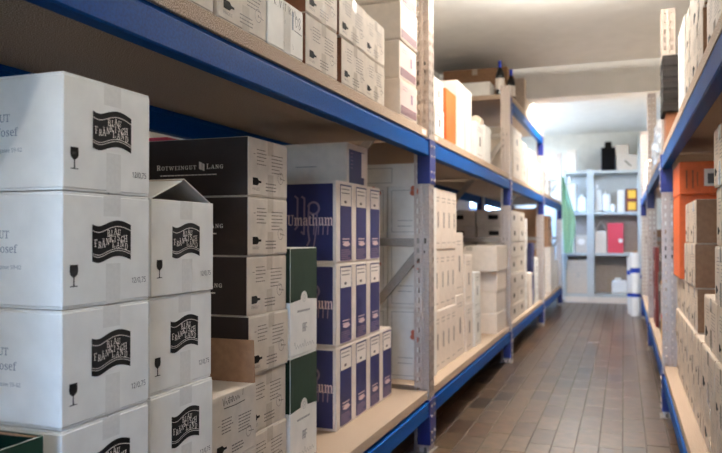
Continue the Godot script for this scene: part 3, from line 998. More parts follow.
func handwriting(st: SurfaceTool, W: float, H: float):
	var glyph := {
		"K": [[[0, 0], [0, 1]], [[0.7, 1], [0, 0.45], [0.7, 0]]], "V": [[[0, 1], [0.35, 0], [0.7, 1]]], "I": [[[0.2, 0], [0.2, 1]]], "T": [[[0, 1], [0.7, 1]], [[0.35, 1], [0.35, 0]]],
		"U": [[[0, 1], [0.05, 0.2], [0.35, 0], [0.6, 0.2], [0.65, 1]]], "L": [[[0, 1], [0, 0], [0.6, 0]]], "0": [[[0.35, 1], [0.05, 0.6], [0.2, 0.05], [0.55, 0.2], [0.6, 0.75], [0.35, 1]]],
		"8": [[[0.35, 0.5], [0.05, 0.8], [0.35, 1], [0.6, 0.8], [0.1, 0.25], [0.3, 0], [0.65, 0.2], [0.35, 0.5]]], ".": [[[0.1, 0], [0.2, 0.05]]]}
	var x := 0.16 * W
	for ch in "K.VITIKUL":
		for line in glyph[ch]:
			var p := []
			for q in line: p.append(Vector2(x + q[0] * 0.017, H * 0.80 + q[1] * 0.021 - (x - 0.16 * W) * 0.02))
			print_stroke(st, p, 0.0019)
		x += 0.012 if ch in "I." else 0.021
	x = 0.75 * W
	for ch in "08":
		for line in glyph[ch]:
			var p := []
			for q in line: p.append(Vector2(x + q[0] * 0.026, H * 0.60 + q[1] * 0.036))
			print_stroke(st, p, 0.0020)
		x += 0.022
	print_stroke(st, [Vector2(0.72 * W, H * 0.53), Vector2(0.95 * W, H * 0.51)], 0.0024)
	print_stroke(st, [Vector2(0.45 * W, H * 0.55), Vector2(0.46 * W, H * 0.62)], 0.0015)
	print_stroke(st, [Vector2(0.42 * W, H * 0.20), Vector2(0.45 * W, H * 0.12)], 0.0015)
	print_stroke(st, [Vector2(0.68 * W, H * 0.24), Vector2(0.70 * W, H * 0.14)], 0.0015)

# ------------------------------------------------------------------ left rack, second bay
func plain_stack(called: String, label: String, group: String, X: float, za: float, zb: float, y0: float, rows: int, h: float, deep: float, m: Material, decorate = null):
	for i in rows:
		var jitter := [0.0, 0.004, -0.003, 0.005, 0.001, -0.004, 0.002, 0.0][i % 8] as float
		var t: String = label + ("" if rows == 1 else ", %s" % ORD[rows - 1 - i])
		var c := carton(called, t, group, X + jitter, za, zb, y0 + h * i, h, deep, m)
		if decorate != null: decorate.call(c[0], c[1])

func small_marks(o: Node3D, s: Vector3):
	print_on(o, "small_print", cached("sm%s" % s.snapped(Vector3.ONE * 0.004), func(st): print_rect(st, s.z * 0.42, s.y * 0.36, s.z * 0.16, s.y * 0.26); print_lines(st, s.z * 0.15, s.y * 0.85, s.z * 0.7, 2, 0.02, 0.004, 2); print_lines(st, s.z * 0.15, s.y * 0.1, s.z * 0.7, 1, 0.02, 0.004, 3)), M.faint_ink, s, "right")

func handle_holes(o: Node3D, s: Vector3):
	for which in ["right", "near"]:
		var W := s.z if which == "right" else s.x
		var n := 1
		print_on(o, "handle_hole", cached("hole%s%s" % [which, s.snapped(Vector3.ONE * 0.004)], func(st): print_rect(st, W * 0.5 - 0.045, s.y * 0.40, 0.09, 0.042)), M.ink, s, which)

func fruit_print(o: Node3D, s: Vector3):
	var W := s.x
	var H := s.y
	print_on(o, "frame_line", cached("fl%s" % s.snapped(Vector3.ONE * 0.004), func(st):
		for k in [[0.02, 0.02, W - 0.04, 0.003], [0.02, H - 0.023, W - 0.04, 0.003], [0.02, 0.02, 0.003, H - 0.04], [W - 0.023, 0.02, 0.003, H - 0.04]]: print_rect(st, k[0], k[1], k[2], k[3])
		print_lines(st, W * 0.25, H * 0.30, W * 0.4, 2, 0.03, 0.004, 4)), M.grey_line, s, "near")
	print_on(o, "fruit_picture", cached("fruit", func(st):
		for c in [[0.0, 0.0], [0.018, 0.014], [0.02, -0.014], [0.004, 0.024], [0.036, 0.002]]:
			var pts := []
			for i in 12: pts.append(Vector2(W - 0.085 + c[0] + cos(TAU * i / 12) * 0.015, H * 0.60 + c[1] + sin(TAU * i / 12) * 0.015))
			print_poly(st, pts)), M.fruit, s, "near")

func left_second_bay():
	# white cartons with a fruit picture right behind the frame
	var g := "white cartons with fruit picture"
	var hh := 0.388
	for i in 3:
		plain_stack("fruit_carton", "white carton with orange fruit picture just past the perforated frame, %s" % ["at the bottom", "in the middle", "at the top"][i], g, 0.985, 3.74, 3.93, LOW + hh * i, 1, hh if i < 2 else 0.27, 0.225, M.white_card, fruit_print)
		plain_stack("fruit_carton", "white carton with fruit picture in the rear column past the frame, %s" % ["at the bottom", "in the middle", "at the top"][i], g, 1.215, 3.74, 3.93, LOW + hh * i, 1, hh if i < 2 else 0.27, 0.225, M.white_card, fruit_print)
	var fb := carton("white_carton", "flat white carton on top of the fruit picture cartons", "", 1.0, 3.75, 3.93, LOW + hh * 2 + 0.27, 0.125, 0.36, M.white_card)
	print_on(fb[0], "frame_line", cached("fbl", func(st): print_stroke(st, [Vector2(0.02, 0.02), Vector2(0.17, 0.02), Vector2(0.17, 0.10), Vector2(0.02, 0.10), Vector2(0.02, 0.02)], 0.003)), M.grey_line, fb[1], "near")
	# tall white six-bottle cartons along the front
	var X := 1.0
	var h := 0.349
	var g2 := "white cartons in rows along the front of the second bay"
	var cols := [[434.5, 440.5, 3], [440.6, 446, 3], [446.1, 451, 3], [451.1, 456, 3]]
	for k in cols.size():
		var c: Array = cols[k]
		plain_stack("tall_white_carton", "white six-bottle carton, column %s past the perforated frame" % ["one", "two", "three", "four"][k], g2, X, zat(c[0], X), zat(c[1], X), LOW, c[2], h, 0.33, M.cream_card, small_marks)
	plain_stack("tall_white_carton", "white carton in the stepped column after the three-high rows", g2, X, zat(456.2, X), zat(463.5, X), LOW, 2, 0.40, 0.30, M.cream_card, small_marks)
	plain_stack("tall_white_carton", "white carton in the low column beside the big plain cartons", g2, X - 0.01, zat(464.5, X), zat(471, X), LOW, 2, 0.325, 0.30, M.cream_card, small_marks)
	plain_stack("tall_white_carton", "narrow white carton set forward in the second bay", g2, X - 0.02, zat(472, X), zat(478, X), LOW, 2, 0.26, 0.24, M.white_card, small_marks)
	# big plain cartons near the next frame
	var zb := 6.20
	plain_stack("plain_carton", "plain off-white carton stacked against the frame below the bottles", "plain off-white cartons", 0.945, 5.72, zb, LOW, 3, 0.165, 0.32, M.cream_card, plain_seam)
	plain_stack("plain_carton", "large plain off-white carton lying across the top of that stack", "", 0.935, 5.66, zb, LOW + 0.495, 1, 0.205, 0.44, M.cream_card, plain_seam)
	# upper board
	var U := 0.94
	plain_stack("white_carton", "small white carton beside the orange one on the upper board", "", U, 3.72, 3.92, UP, 2, 0.16, 0.30, M.white_card, small_marks)
	var oz := carton("orange_carton", "tall orange carton on the upper board past the frame", "", U + 0.01, 4.02, 4.27, UP, 0.315, 0.22, M.orange)
	print_on(oz[0], "paper_label", cached("ozl", func(st): print_rect(st, 0.03, 0.05, 0.05, 0.06)), M.white_ink, oz[1], "near")
	print_on(oz[0], "black_spot", cached("ozs", func(st): print_ring(st, Vector2(0.06, 0.03), 0.008, 0.01)), M.ink, oz[1], "near")
	var wt := carton("white_carton", "tall white carton behind the orange carton on the upper board", "", U + 0.02, 4.36, 4.80, UP, 0.43, 0.40, M.white_card)
	print_on(wt[0], "tape", cached("wtt", func(st): print_rect(st, 0.19, 0.002, 0.05, 0.42)), M.tape, wt[1], "right")
	plain_stack("white_carton", "low white carton with grey marks on the upper board", "", U, 4.84, 5.14, UP, 1, 0.25, 0.36, M.white_card, small_marks)
	plain_stack("white_carton", "white carton carrying a small beige roll on the upper board", "", U, 5.17, 5.42, UP, 1, 0.27, 0.30, M.white_card, roll_marks)
	var rl := new_st()
	lathe(rl, [Vector2(0.0, -0.06), Vector2(0.035, -0.06), Vector2(0.04, -0.055), Vector2(0.04, 0.055), Vector2(0.035, 0.06), Vector2(0.0, 0.06)], 20, Vector3.ZERO, Basis(Vector3.RIGHT, PI / 2))
	tag(part(self, "paper_roll", done(rl), M.kraft_pale, at(-1.02, UP + 0.31, -5.30)), "small beige paper roll lying on a white carton", "roll")
	# top board of the third bay: cartons and bottles
	var T := 2.335
	plain_stack("white_carton", "wide white carton on the top board behind the bottles", "", 1.11, 6.37, 6.60, T, 1, 0.125, 0.46, M.white_card)
	plain_stack("kraft_carton", "large kraft carton on the top board behind the bottles", "", 1.03, 6.85, 7.35, T, 1, 0.36, 0.62, M.kraft, kraft_tape)
	plain_stack("kraft_carton", "kraft carton at the aisle edge of the top board", "kraft cartons on the top board", 0.94, 7.42, 8.25, T, 2, 0.18, 0.40, M.kraft_pale, kraft_tape)
	for b in [[-1.03, -6.42, "wine bottle with blue capsule on the top board, the taller looking one"], [-0.985, -6.78, "wine bottle with blue capsule on the top board, at the edge"]]:
		wine_bottle(b[2], Vector3(b[0], T, b[1]))

func plain_seam(o: Node3D, s: Vector3):
	print_on(o, "tape", cached("seam%s" % s.snapped(Vector3.ONE * 0.004), func(st): print_rect(st, s.x * 0.5 - 0.025, s.y - 0.04, 0.05, 0.038)), M.tape_beige, s, "near")

func roll_marks(o: Node3D, s: Vector3):
	print_on(o, "dark_mark", cached("rollm", func(st): print_rect(st, s.x * 0.62, s.y * 0.2, 0.02, s.y * 0.55)), M.ink, s, "near")

func kraft_tape(o: Node3D, s: Vector3):
	print_on(o, "tape", cached("kt%s" % s.snapped(Vector3.ONE * 0.004), func(st): print_rect(st, s.z * 0.5 - 0.025, 0.002, 0.05, s.y - 0.004)), M.tape_beige, s, "right" if o.position.x < 0 else "left", 0.0005)
	print_on(o, "tape", cached("ktn%s" % s.snapped(Vector3.ONE * 0.004), func(st): print_rect(st, s.x * 0.5 - 0.025, s.y - 0.06, 0.05, 0.058)), M.tape_beige, s, "near", 0.0005)

func wine_bottle(label: String, p: Vector3):
	var o := thing("wine_bottle", label, "bottle", p, "bottles on the top board")
	var st := new_st()
	lathe(st, [Vector2(0.0, 0.0), Vector2(0.036, 0.0), Vector2(0.039, 0.004), Vector2(0.039, 0.17), Vector2(0.036, 0.195), Vector2(0.022, 0.225), Vector2(0.0155, 0.245), Vector2(0.0145, 0.27)], 24)
	part(o, "glass_body", done(st), M.bottle_glass)
	st = new_st()
	lathe(st, [Vector2(0.0155, 0.232), Vector2(0.0155, 0.295), Vector2(0.0165, 0.296), Vector2(0.0165, 0.306), Vector2(0.015, 0.308), Vector2(0.0, 0.308)], 20)
	part(o, "capsule", done(st), M.foil_blue, Transform3D(), "blue capsule")
	st = new_st()
	lathe(st, [Vector2(0.0396, 0.05), Vector2(0.0396, 0.15)], 24)
	part(o, "paper_label", done(st), M.white_ink)

# ------------------------------------------------------------------ left rack, third and fourth bay
func left_far_bays():
	var rows := 7
	var h := 0.1445
	plain_stack("handle_hole_carton", "flat greige handle-hole carton, front column past the bottle frame", "cartons with handle holes", 0.955, 6.50, 7.02, LOW, rows, h, 0.30, M.beige_card, handle_holes)
	plain_stack("handle_hole_carton", "flat greige handle-hole carton, rear column past the bottle frame", "cartons with handle holes", 1.27, 6.50, 7.02, LOW, rows, h, 0.30, M.beige_card, handle_holes)
	plain_stack("handle_hole_carton", "flat greige handle-hole carton, farther column of the third bay", "cartons with handle holes", 0.955, 7.04, 7.50, LOW, rows, h, 0.30, M.beige_card, handle_holes)
	plain_stack("white_carton", "white carton in the narrow column after the handle-hole cartons", "narrow white cartons", 0.96, 7.55, 7.72, LOW, 3, 0.32, 0.30, M.white_card, small_marks)
	plain_stack("cream_carton", "small cream carton set in the third bay beside navy file boxes", "", 0.95, 7.78, 8.10, LOW, 2, 0.19, 0.30, M.cream_card, plain_seam)
	for k in 2:
		plain_stack("navy_box", "narrow navy box standing in the third bay, %s one" % ["lower", "upper"][k], "narrow navy boxes", 0.97, 8.20, 8.42, LOW + 0.36 * k, 1, 0.34, 0.24, M.navy, small_marks)
	plain_stack("white_carton", "white carton next to the navy boxes in the third bay", "", 0.96, 8.48, 8.80, LOW, 2, 0.26, 0.30, M.white_card, small_marks)
	# fourth bay
	plain_stack("kraft_carton", "brown carton stacked high in the last bay by the green cloth", "brown cartons of the last bay", 0.98, 9.14, 9.60, LOW + 0.52, 3, 0.20, 0.34, M.kraft, round_sticker)
	plain_stack("plain_carton", "plain pale carton underneath the brown cartons of the last bay", "pale cartons of the last bay", 0.96, 9.14, 9.60, LOW, 2, 0.26, 0.36, M.cream_card, plain_seam)
	plain_stack("kraft_carton", "brown carton next to the end frame, last bay", "brown cartons of the last bay", 0.98, 10.2, 10.75, LOW + 0.62, 2, 0.22, 0.34, M.kraft, round_sticker)
	plain_stack("plain_carton", "tall pale grey carton next to the end frame, last bay", "pale cartons of the last bay", 0.95, 10.2, 10.8, LOW, 1, 0.62, 0.36, M.beige_card, plain_seam)
	plain_stack("plain_carton", "pale carton at the very end of the last bay", "pale cartons of the last bay", 0.96, 10.95, 11.5, LOW, 1, 0.42, 0.36, M.cream_card, plain_seam)
	# upper board of the third bay
	plain_stack("greige_carton", "tall greige carton with dark mark, upper board below the top board", "greige cartons below the top board", 0.945, 6.62, 7.20, UP, 2, 0.235, 0.34, M.beige_card, small_marks)
	plain_stack("greige_carton", "greige carton in the second upper column below the top board", "greige cartons below the top board", 0.95, 7.24, 7.66, UP, 2, 0.21, 0.34, M.beige_card, small_marks)
	plain_stack("greige_carton", "pale greige carton in the third upper column below the top board", "greige cartons below the top board", 0.945, 7.72, 8.30, UP, 2, 0.20, 0.34, M.cream_card, small_marks)
	plain_stack("white_carton", "white carton last in line below the top board", "", 0.95, 8.36, 8.80, UP, 1, 0.33, 0.34, M.white_card, small_marks)
	# upper board of the last bay
	plain_stack("white_carton", "white carton on the upper board of the last bay", "white cartons of the last upper board", 0.95, 9.25, 9.70, UP, 1, 0.30, 0.30, M.white_card, small_marks)
	plain_stack("white_carton", "low white carton on the upper board of the last bay", "white cartons of the last upper board", 0.95, 9.80, 10.30, UP, 1, 0.22, 0.30, M.white_card, small_marks)
	# green cloth hanging from the end frame
	green_cloth()

func round_sticker(o: Node3D, s: Vector3):
	print_on(o, "round_sticker", cached("sticker%s" % s.snapped(Vector3.ONE * 0.01), func(st):
		var pts := []
		for i in 16: pts.append(Vector2(s.z * 0.7 + cos(TAU * i / 16) * 0.045, s.y * 0.5 + sin(TAU * i / 16) * 0.045))
		print_poly(st, pts)), M.white_ink, s, "right")

func green_cloth():
	var st := new_st()
	var n := 14
	var m := 10
	var grid := []
	for i in n + 1:
		var v := float(i) / n
		var row := []
		for j in m + 1:
			var u := float(j) / m
			var wide := lerpf(0.07, 0.20, smoothstep(0.0, 0.6, v)) if v < 0.6 else lerpf(0.20, 0.13, smoothstep(0.6, 1.0, v))
			var x := -0.95 + v * 0.06 + u * wide
			var y := 2.02 - v * 1.20
			var z := -11.775 + 0.02 * sin(u * 9.0 + v * 2.0)
			row.append(Vector3(x, y, z))
		grid.append(row)
	for layer in [0.0, -0.008]:
		for i in n:
			for j in m:
				var a: Vector3 = grid[i][j]; var b: Vector3 = grid[i][j + 1]; var c: Vector3 = grid[i + 1][j + 1]; var d: Vector3 = grid[i + 1][j]
				var o := Vector3(0, 0, layer)
				var nn := (b - a).cross(d - a)
				if nn.z < 0: nn = -nn
				if layer < 0: nn = -nn
				face(st, [a + o, b + o, c + o], nn)
				face(st, [a + o, c + o, d + o], nn)
	tag(part(self, "green_cloth", done(st), M.mint), "pale green cloth hanging from the end of the left rack", "cloth")

# ------------------------------------------------------------------ right rack
func right_rack_goods():
	var h := 0.186
	var X := -0.275
	var g := "pale printed kraft cartons of the right rack"
	# columns along the front: near px, far px (far = smaller px), rows
	var cols := [[0.0, 2.02, 2.30, 6, "at the near end of the right rack"], [0.0, 2.31, 2.585, 6, "in the tall near column of the right rack"], [716.0, 2.60, 3.01, 3, "in the three-high column, right rack"], [0, 3.29, 3.56, 5, "in the five-high column, right rack"], [0, 3.57, 3.84, 5, "in the farther five-high column, right rack"], [0, 3.86, 4.12, 3, "under the orange cartons, right rack"], [0, 4.13, 4.42, 3, "under the orange cartons by the frame"], [0, 3.03, 3.27, 2, "in the low column, right rack"]]
	for c in cols:
		for i in int(c[3]):
			var jit := [0.0, 0.006, -0.004, 0.004, -0.002, 0.005][i] as float
			flat_carton("pale kraft carton %s, %s" % [c[4], ORD[int(c[3]) - 1 - i]], g, X - 0.005 + jit, c[1], c[2], LOW + h * i, h, 0.36, M.kraft_pale, M.kraft, true, "kraft_wine_carton")
	# orange cartons
	var base := LOW + h * 3
	var o1 := carton("orange_carton", "tall orange carton standing on kraft cartons in the right rack", "orange cartons of the right rack", -0.262, 3.95, 4.42, base, 0.425, 0.42, M.orange)
	print_on(o1[0], "tape", cached("o1t", func(st): print_rect(st, 0.19, 0.0, 0.05, 0.42)), M.tape_beige, o1[1], "near")
	var o2 := carton("orange_carton", "flat orange carton with white label on the taller orange one", "orange cartons of the right rack", -0.262, 3.93, 4.42, base + 0.425, 0.165, 0.42, M.orange)
	print_on(o2[0], "paper_label", cached("o2l", func(st): print_rect(st, 0.112, 0.04, 0.058, 0.085)), M.white_ink, o2[1], "near")
	print_on(o2[0], "label_print", cached("o2p", func(st): print_rect(st, 0.128, 0.052, 0.032, 0.05)), M.faint_ink, o2[1], "near", 0.0012)
	print_on(o2[0], "printed_lettering", cached("o2w", func(st): print_rect(st, 0.030, 0.03, 0.006, 0.09); print_rect(st, 0.058, 0.03, 0.006, 0.09); print_rect(st, 0.080, 0.04, 0.004, 0.07)), M.kraft_dark, o2[1], "near")
	# upper board
	var Xu := -0.235
	var ug := "pale cartons on the upper board of the right rack"
	var zs := [1.36, 1.68, 2.06, 2.45, 2.88, 3.22]
	for k in zs.size() - 1:
		for i in 2:
			flat_carton("cream carton on the right upper board, %s from the dark stack, %s row" % [["fifth", "fourth", "third", "second", "first"][k], ["lower", "upper"][i]], ug, Xu - 0.004 * ((k + i) % 3), zs[k] + 0.012 * ((k * 5 + i * 3) % 4), zs[k + 1] - 0.004, UP + 0.187 * i, 0.187, 0.38, M.beige_card, M.kraft, true, "cream_carton")
	# thin white panel and the dark flat boxes by the frame
	var pn := part(self, "white_sheet", box(Vector3(0.018, 0.38, 0.36), 0.003), M.white_plastic, at(0.247, UP + 0.19, -3.42))
	tag(pn, "thin white sheet standing upright between cream cartons and dark boxes", "sheet")
	plain_stack("brown_box", "small brown box underneath the dark flat boxes", "", -0.225, 4.38, 4.62, UP, 1, 0.16, 0.10, M.kraft_dark)
	for i in 5:
		var d := carton("dark_flat_box", "flat black-brown box, %s in the pile before the frame" % ORD[4 - i], "dark flat boxes", -0.206 - 0.002 * (i % 2), 4.36, 4.64, UP + 0.16 + 0.064 * i, 0.064, 0.115, M.black_card)
		print_on(d[0], "lid_line", cached("dfl", func(st): print_rect(st, 0.0, 0.044, 0.115, 0.0025)), M.dark_print, d[1], "near")
	# silver bowl on the cream cartons
	var bo := thing("metal_bowl", "shiny metal bowl on top of the right upper cartons", "bowl", Vector3(0.335, UP + 0.374, -3.08))
	var st := new_st()
	lathe(st, [Vector2(0.0, 0.0), Vector2(0.045, 0.0), Vector2(0.075, 0.03), Vector2(0.09, 0.075), Vector2(0.093, 0.10), Vector2(0.090, 0.10), Vector2(0.086, 0.075), Vector2(0.07, 0.033), Vector2(0.0, 0.006)], 28)
	part(bo, "bowl_shell", done(st), M.silver)
	# second bay, upper: film wrapped white goods
	var fl := "film wrapped bundles on the right upper board"
	for k in 4:
		bundle("film wrapped white bundle on the right upper board, %s past the frame" % ["first", "second", "third", "fourth"][k], Vector3(0.33, UP, -5.0 - k * 0.52), Vector3(0.2, [0.32, 0.24, 0.38, 0.28][k], 0.44), M.film, fl, k)
	for k in 3:
		bundle("pale bundle on the far right upper board, %s" % ["near the middle frame", "in the middle", "by the end frame"][k], Vector3(0.33, UP, -7.8 - k * 0.7), Vector3(0.2, [0.22, 0.3, 0.2][k], 0.5), M.cloth, "pale bundles of the far right board", k + 9)
	# second bay, lower
	plain_stack("cream_carton", "tall cream carton right past the frame in the right rack", "", -0.25, 4.92, 5.20, LOW, 1, 0.62, 0.34, M.cream_card)
	plain_stack("white_carton", "tall white carton standing beside the cream one, right rack", "", -0.245, 5.24, 5.42, LOW, 1, 0.50, 0.30, M.white_plastic)
	plain_stack("yellow_carton", "yellow and cream carton in the second bay of the right rack", "", -0.26, 5.5, 5.9, LOW, 1, 0.44, 0.34, M.yellow, yellow_marks)
	plain_stack("dark_carton", "dark brown carton in the second bay of the right rack", "dark cartons, right rack", -0.27, 6.0, 6.5, LOW, 3, 0.24, 0.36, M.dark_print, small_white)
	plain_stack("maroon_carton", "dark red carton in the second bay of the right rack", "", -0.25, 6.6, 7.1, LOW, 2, 0.34, 0.36, M.maroon, small_white)
	# third bay lower
	plain_stack("kraft_carton", "brown carton in the far bay of the right rack", "brown cartons, far right bay", -0.26, 7.7, 8.3, LOW, 3, 0.28, 0.36, M.kraft, kraft_tape)
	plain_stack("white_carton", "white carton in the far bay of the right rack", "white cartons, far right bay", -0.26, 8.5, 9.1, LOW, 3, 0.25, 0.36, M.white_card)
	for k in 3:
		film_roll("upright roll of white film with blue wrapper, %s the end of the right rack" % ["just before", "at", "past"][k], Vector3([0.14, 0.10, 0.17][k], 0, -10.5 - k * 0.28), [0.86, 0.80, 0.70][k], k)

func small_white(o: Node3D, s: Vector3):
	print_on(o, "paper_label", cached("sw%s" % s.snapped(Vector3.ONE * 0.01), func(st): print_rect(st, s.z * 0.4, s.y * 0.4, s.z * 0.2, s.y * 0.25)), M.white_ink, s, "left")

func yellow_marks(o: Node3D, s: Vector3):
	print_on(o, "cream_panel", cached("ym", func(st): print_rect(st, 0.02, s.y * 0.45, s.z - 0.04, s.y * 0.5)), M.white_ink, s, "left")
	print_on(o, "red_band", cached("yr", func(st): print_rect(st, 0.02, s.y * 0.38, s.z - 0.04, s.y * 0.06)), M.red_card, s, "left")

# a soft wrapped bundle: a box with rounded, uneven sides and a knot of film
func bundle(label: String, p: Vector3, size: Vector3, m: Material, group: String, seed_: int):
	var o := thing("wrapped_bundle", label, "bundle", p, group)
	var st := new_st()
	var n := FastNoiseLite.new()
	n.seed = seed_
	n.frequency = 9.0
	var rings := 10
	var seg := 20
	var pts := []
	for i in rings + 1:
		var v := float(i) / rings
		var row := []
		for k in seg:
			var a := TAU * k / seg
			var c := cos(a); var s := sin(a)
			var e := 0.35
			var sx: float = sign(c) * pow(absf(c), e)
			var sz: float = sign(s) * pow(absf(s), e)
			var sh := 1.0 - 0.35 * pow(absf(v * 2.0 - 1.0), 6.0)
			var q := Vector3(sx * size.x * 0.5 * sh, v * size.y, sz * size.z * 0.5 * sh)
			var bump := n.get_noise_3dv(q * 2.0) * 0.03
			row.append(q + Vector3(sx * bump, 0, sz * bump))
		pts.append(row)
	var mid := Vector3(0, size.y * 0.5, 0)
	for i in rings:
		for k in seg:
			var k2 := (k + 1) % seg
			for tri in [[pts[i][k], pts[i][k2], pts[i + 1][k2]], [pts[i][k], pts[i + 1][k2], pts[i + 1][k]]]:
				var nn: Vector3 = (tri[1] - tri[0]).cross(tri[2] - tri[0])
				if nn.length() < 0.0000001: continue
				if nn.dot((tri[0] + tri[1] + tri[2]) / 3.0 - mid) < 0: nn = -nn
				face(st, tri, nn)
	face(st, pts[rings], Vector3.UP)
	face(st, pts[0], Vector3.DOWN)
	part(o, "wrapping", done(st), m)
	var kn := new_st()
	lathe(kn, [Vector2(0.0, 0.0), Vector2(0.02, 0.0), Vector2(0.012, 0.03), Vector2(0.03, 0.07), Vector2(0.0, 0.06)], 10)
	part(o, "film_knot", done(kn), m, at(0, size.y - 0.003, 0))

func film_roll(label: String, p: Vector3, h: float, k: int):
	var o := thing("film_roll", label, "roll", p, "film rolls at the end of the right rack")
	var st := new_st()
	lathe(st, [Vector2(0.02, 0.0), Vector2(0.06, 0.0), Vector2(0.065, 0.01), Vector2(0.065, h * 0.48), Vector2(0.061, h * 0.5), Vector2(0.065, h * 0.52), Vector2(0.065, h - 0.01), Vector2(0.06, h), Vector2(0.02, h)], 20)
	part(o, "film", done(st), M.film)
	st = new_st()
	lathe(st, [Vector2(0.0662, h * 0.30), Vector2(0.0662, h * 0.36)], 20)
	part(o, "blue_wrapper", done(st), M.blue_wrap)
	st = new_st()
	lathe(st, [Vector2(0.0662, h * 0.68), Vector2(0.0662, h * 0.76)], 20)
	part(o, "blue_wrapper", done(st), M.blue_wrap)
	st = new_st()
	lathe(st, [Vector2(0.0205, 0.0), Vector2(0.0205, h + 0.03), Vector2(0.017, h + 0.03), Vector2(0.017, 0.0)], 14)
	part(o, "core", done(st), M.kraft)

# ------------------------------------------------------------------ grey shelf at the far end
func end_shelf():
	var zf := -12.30           # front of the shelf
	var x0: float = end_x(563.5)
	var xm: float = end_x(590.5)
	var x1: float = end_x(641.0)
	var ys := [end_y(294.0, 600), end_y(253.0, 600), end_y(212.0, 600), end_y(170.5, 600)]
	var top: float = ys[3] + 0.03
	var dp := 0.40
	var o := thing("steel_shelf", "grey steel shelf across the end of the aisle", "shelf", Vector3((x0 + x1) * 0.5, 0, zf - dp * 0.5))
	var cx := (x0 + x1) * 0.5
	var w := x1 - x0
	for xx in [x0 + 0.02, xm, x1 - 0.02]:
		for s in [-1.0, 1.0]:
			var mid: bool = absf(xx - xm) < 0.001
			part(o, "post", box(Vector3(0.11 if mid else 0.05, top if xx < x1 - 0.1 else top + 0.55, 0.05), 0.003), M.grey_metal, at(xx - cx, (top if xx < x1 - 0.1 else top + 0.55) * 0.5, s * (dp * 0.5 - 0.025)))
	for i in 4:
		for k in 2:
			var a := x0 if k == 0 else xm
			var b := xm if k == 0 else x1
			part(o, "shelf_panel", box(Vector3(b - a - 0.004, 0.045, dp - 0.01), 0.004), M.grey_metal, at((a + b) * 0.5 - cx, ys[i] - 0.0225, 0))
	for i in 3:
		for k in 2:
			var a2 := x0 if k == 0 else xm
			var b2 := xm if k == 0 else x1
			var ph: float = ys[i + 1] - ys[i] - 0.05
			part(o, "back_panel", box(Vector3(b2 - a2 - 0.01, ph, 0.006), 0.001), M.back_panel if i < 2 else M.grey_metal, at((a2 + b2) * 0.5 - cx, ys[i] + ph * 0.5 + 0.002, -dp * 0.5 + 0.004))
			if i == 0 and k == 1:
				for q in 9:
					part(o, "back_slat", box(Vector3(0.035, ph, 0.008), 0.002), M.back_panel, at(a2 + (b2 - a2) * (q + 0.5) / 9.0 - cx, ys[i] + ph * 0.5 + 0.002, -dp * 0.5 + 0.012))
	part(o, "plinth", box(Vector3(w, ys[0] - 0.05, 0.03), 0.003), M.cream_card, at(0, (ys[0] - 0.05) * 0.5, dp * 0.5 - 0.015), "cream plinth")
	# on top
	put(ys, "cream_carton", "cream carton standing on top of the grey shelf", "box", 567.0, 576.5, 149.5, 3, M.cream_card)
	# black stepped case
	var xa: float = end_x(601.5)
	var xb: float = end_x(615.5)
	var bc := thing("black_case", "black case with stepped top on the grey shelf", "case", Vector3((xa + xb) * 0.5, ys[3], zf - 0.17))
	var bh: float = end_y(147.0, 608) - ys[3]
	part(bc, "case_body", box(Vector3(xb - xa, bh, 0.26), 0.006), M.black_card, at(0, bh * 0.5, 0))
	part(bc, "case_top", box(Vector3((xb - xa) * 0.5, 0.09, 0.26), 0.006), M.black_card, at(0.0, bh + 0.045, 0))
	part(bc, "handle", box(Vector3((xb - xa) * 0.28, 0.02, 0.03), 0.004), M.black_card, at(0.0, bh + 0.10, 0))
	var kc: Array = put(ys, "kraft_carton", "kraft carton with dark scratch on top of the grey shelf", "box", 617.0, 637.5, 154.0, 3, M.kraft_pale)
	var ks: Vector3 = kc[1]
	print_on(kc[0], "dark_mark", cached("endk", func(st): print_stroke(st, [Vector2(ks.x * 0.4, ks.y * 0.6), Vector2(ks.x * 0.7, ks.y * 0.25)], 0.016)), M.ink, ks, "near")
	var sk := thing("kraft_carton", "small kraft carton on the scratched carton", "box", Vector3(end_x(622.3), ys[3] + ks.y, zf - 0.15))
	part(sk, "body", box_with_flaps(Vector3(0.20, 0.16, 0.2)), M.kraft_pale, at(0, 0.08, 0))
	# second level
	canister("tall white plastic canister in the upper left compartment", Vector3(end_x(571.0), ys[2], zf - 0.16), 0.18, 0.60)
	canister("small white plastic canister in the upper left compartment", Vector3(end_x(582.6), ys[2], zf - 0.16), 0.15, 0.30)
	canister("white plastic canister, first in the upper right compartment", Vector3(end_x(598.3), ys[2], zf - 0.16), 0.12, 0.46)
	canister("white plastic canister, second in the upper right compartment", Vector3(end_x(606.8), ys[2], zf - 0.16), 0.13, 0.36)
	canister("little white plastic canister before the yellow and red box", Vector3(end_x(613.2), ys[2], zf - 0.13), 0.07, 0.14)
	put(ys, "cream_carton", "cream carton next to the yellow and red box", "box", 617.5, 624.5, 190.0, 2, M.cream_card)
	var yr: Array = put(ys, "yellow_carton", "yellow and dark red box in the upper right compartment", "box", 626.0, 637.5, 188.5, 2, M.maroon)
	var yrs: Vector3 = yr[1]
	print_on(yr[0], "yellow_panel", cached("yrp", func(st): print_rect(st, 0.03, yrs.y * 0.08, yrs.x - 0.05, yrs.y * 0.35); print_rect(st, 0.03, yrs.y * 0.58, yrs.x - 0.05, yrs.y * 0.35)), M.yellow, yrs, "near")
	# third level
	var lb: Array = put(ys, "kraft_carton", "kraft carton with round white label in the middle left compartment", "box", 575.5, 588.0, 235.0, 1, M.kraft_pale)
	var ls: Vector3 = lb[1]
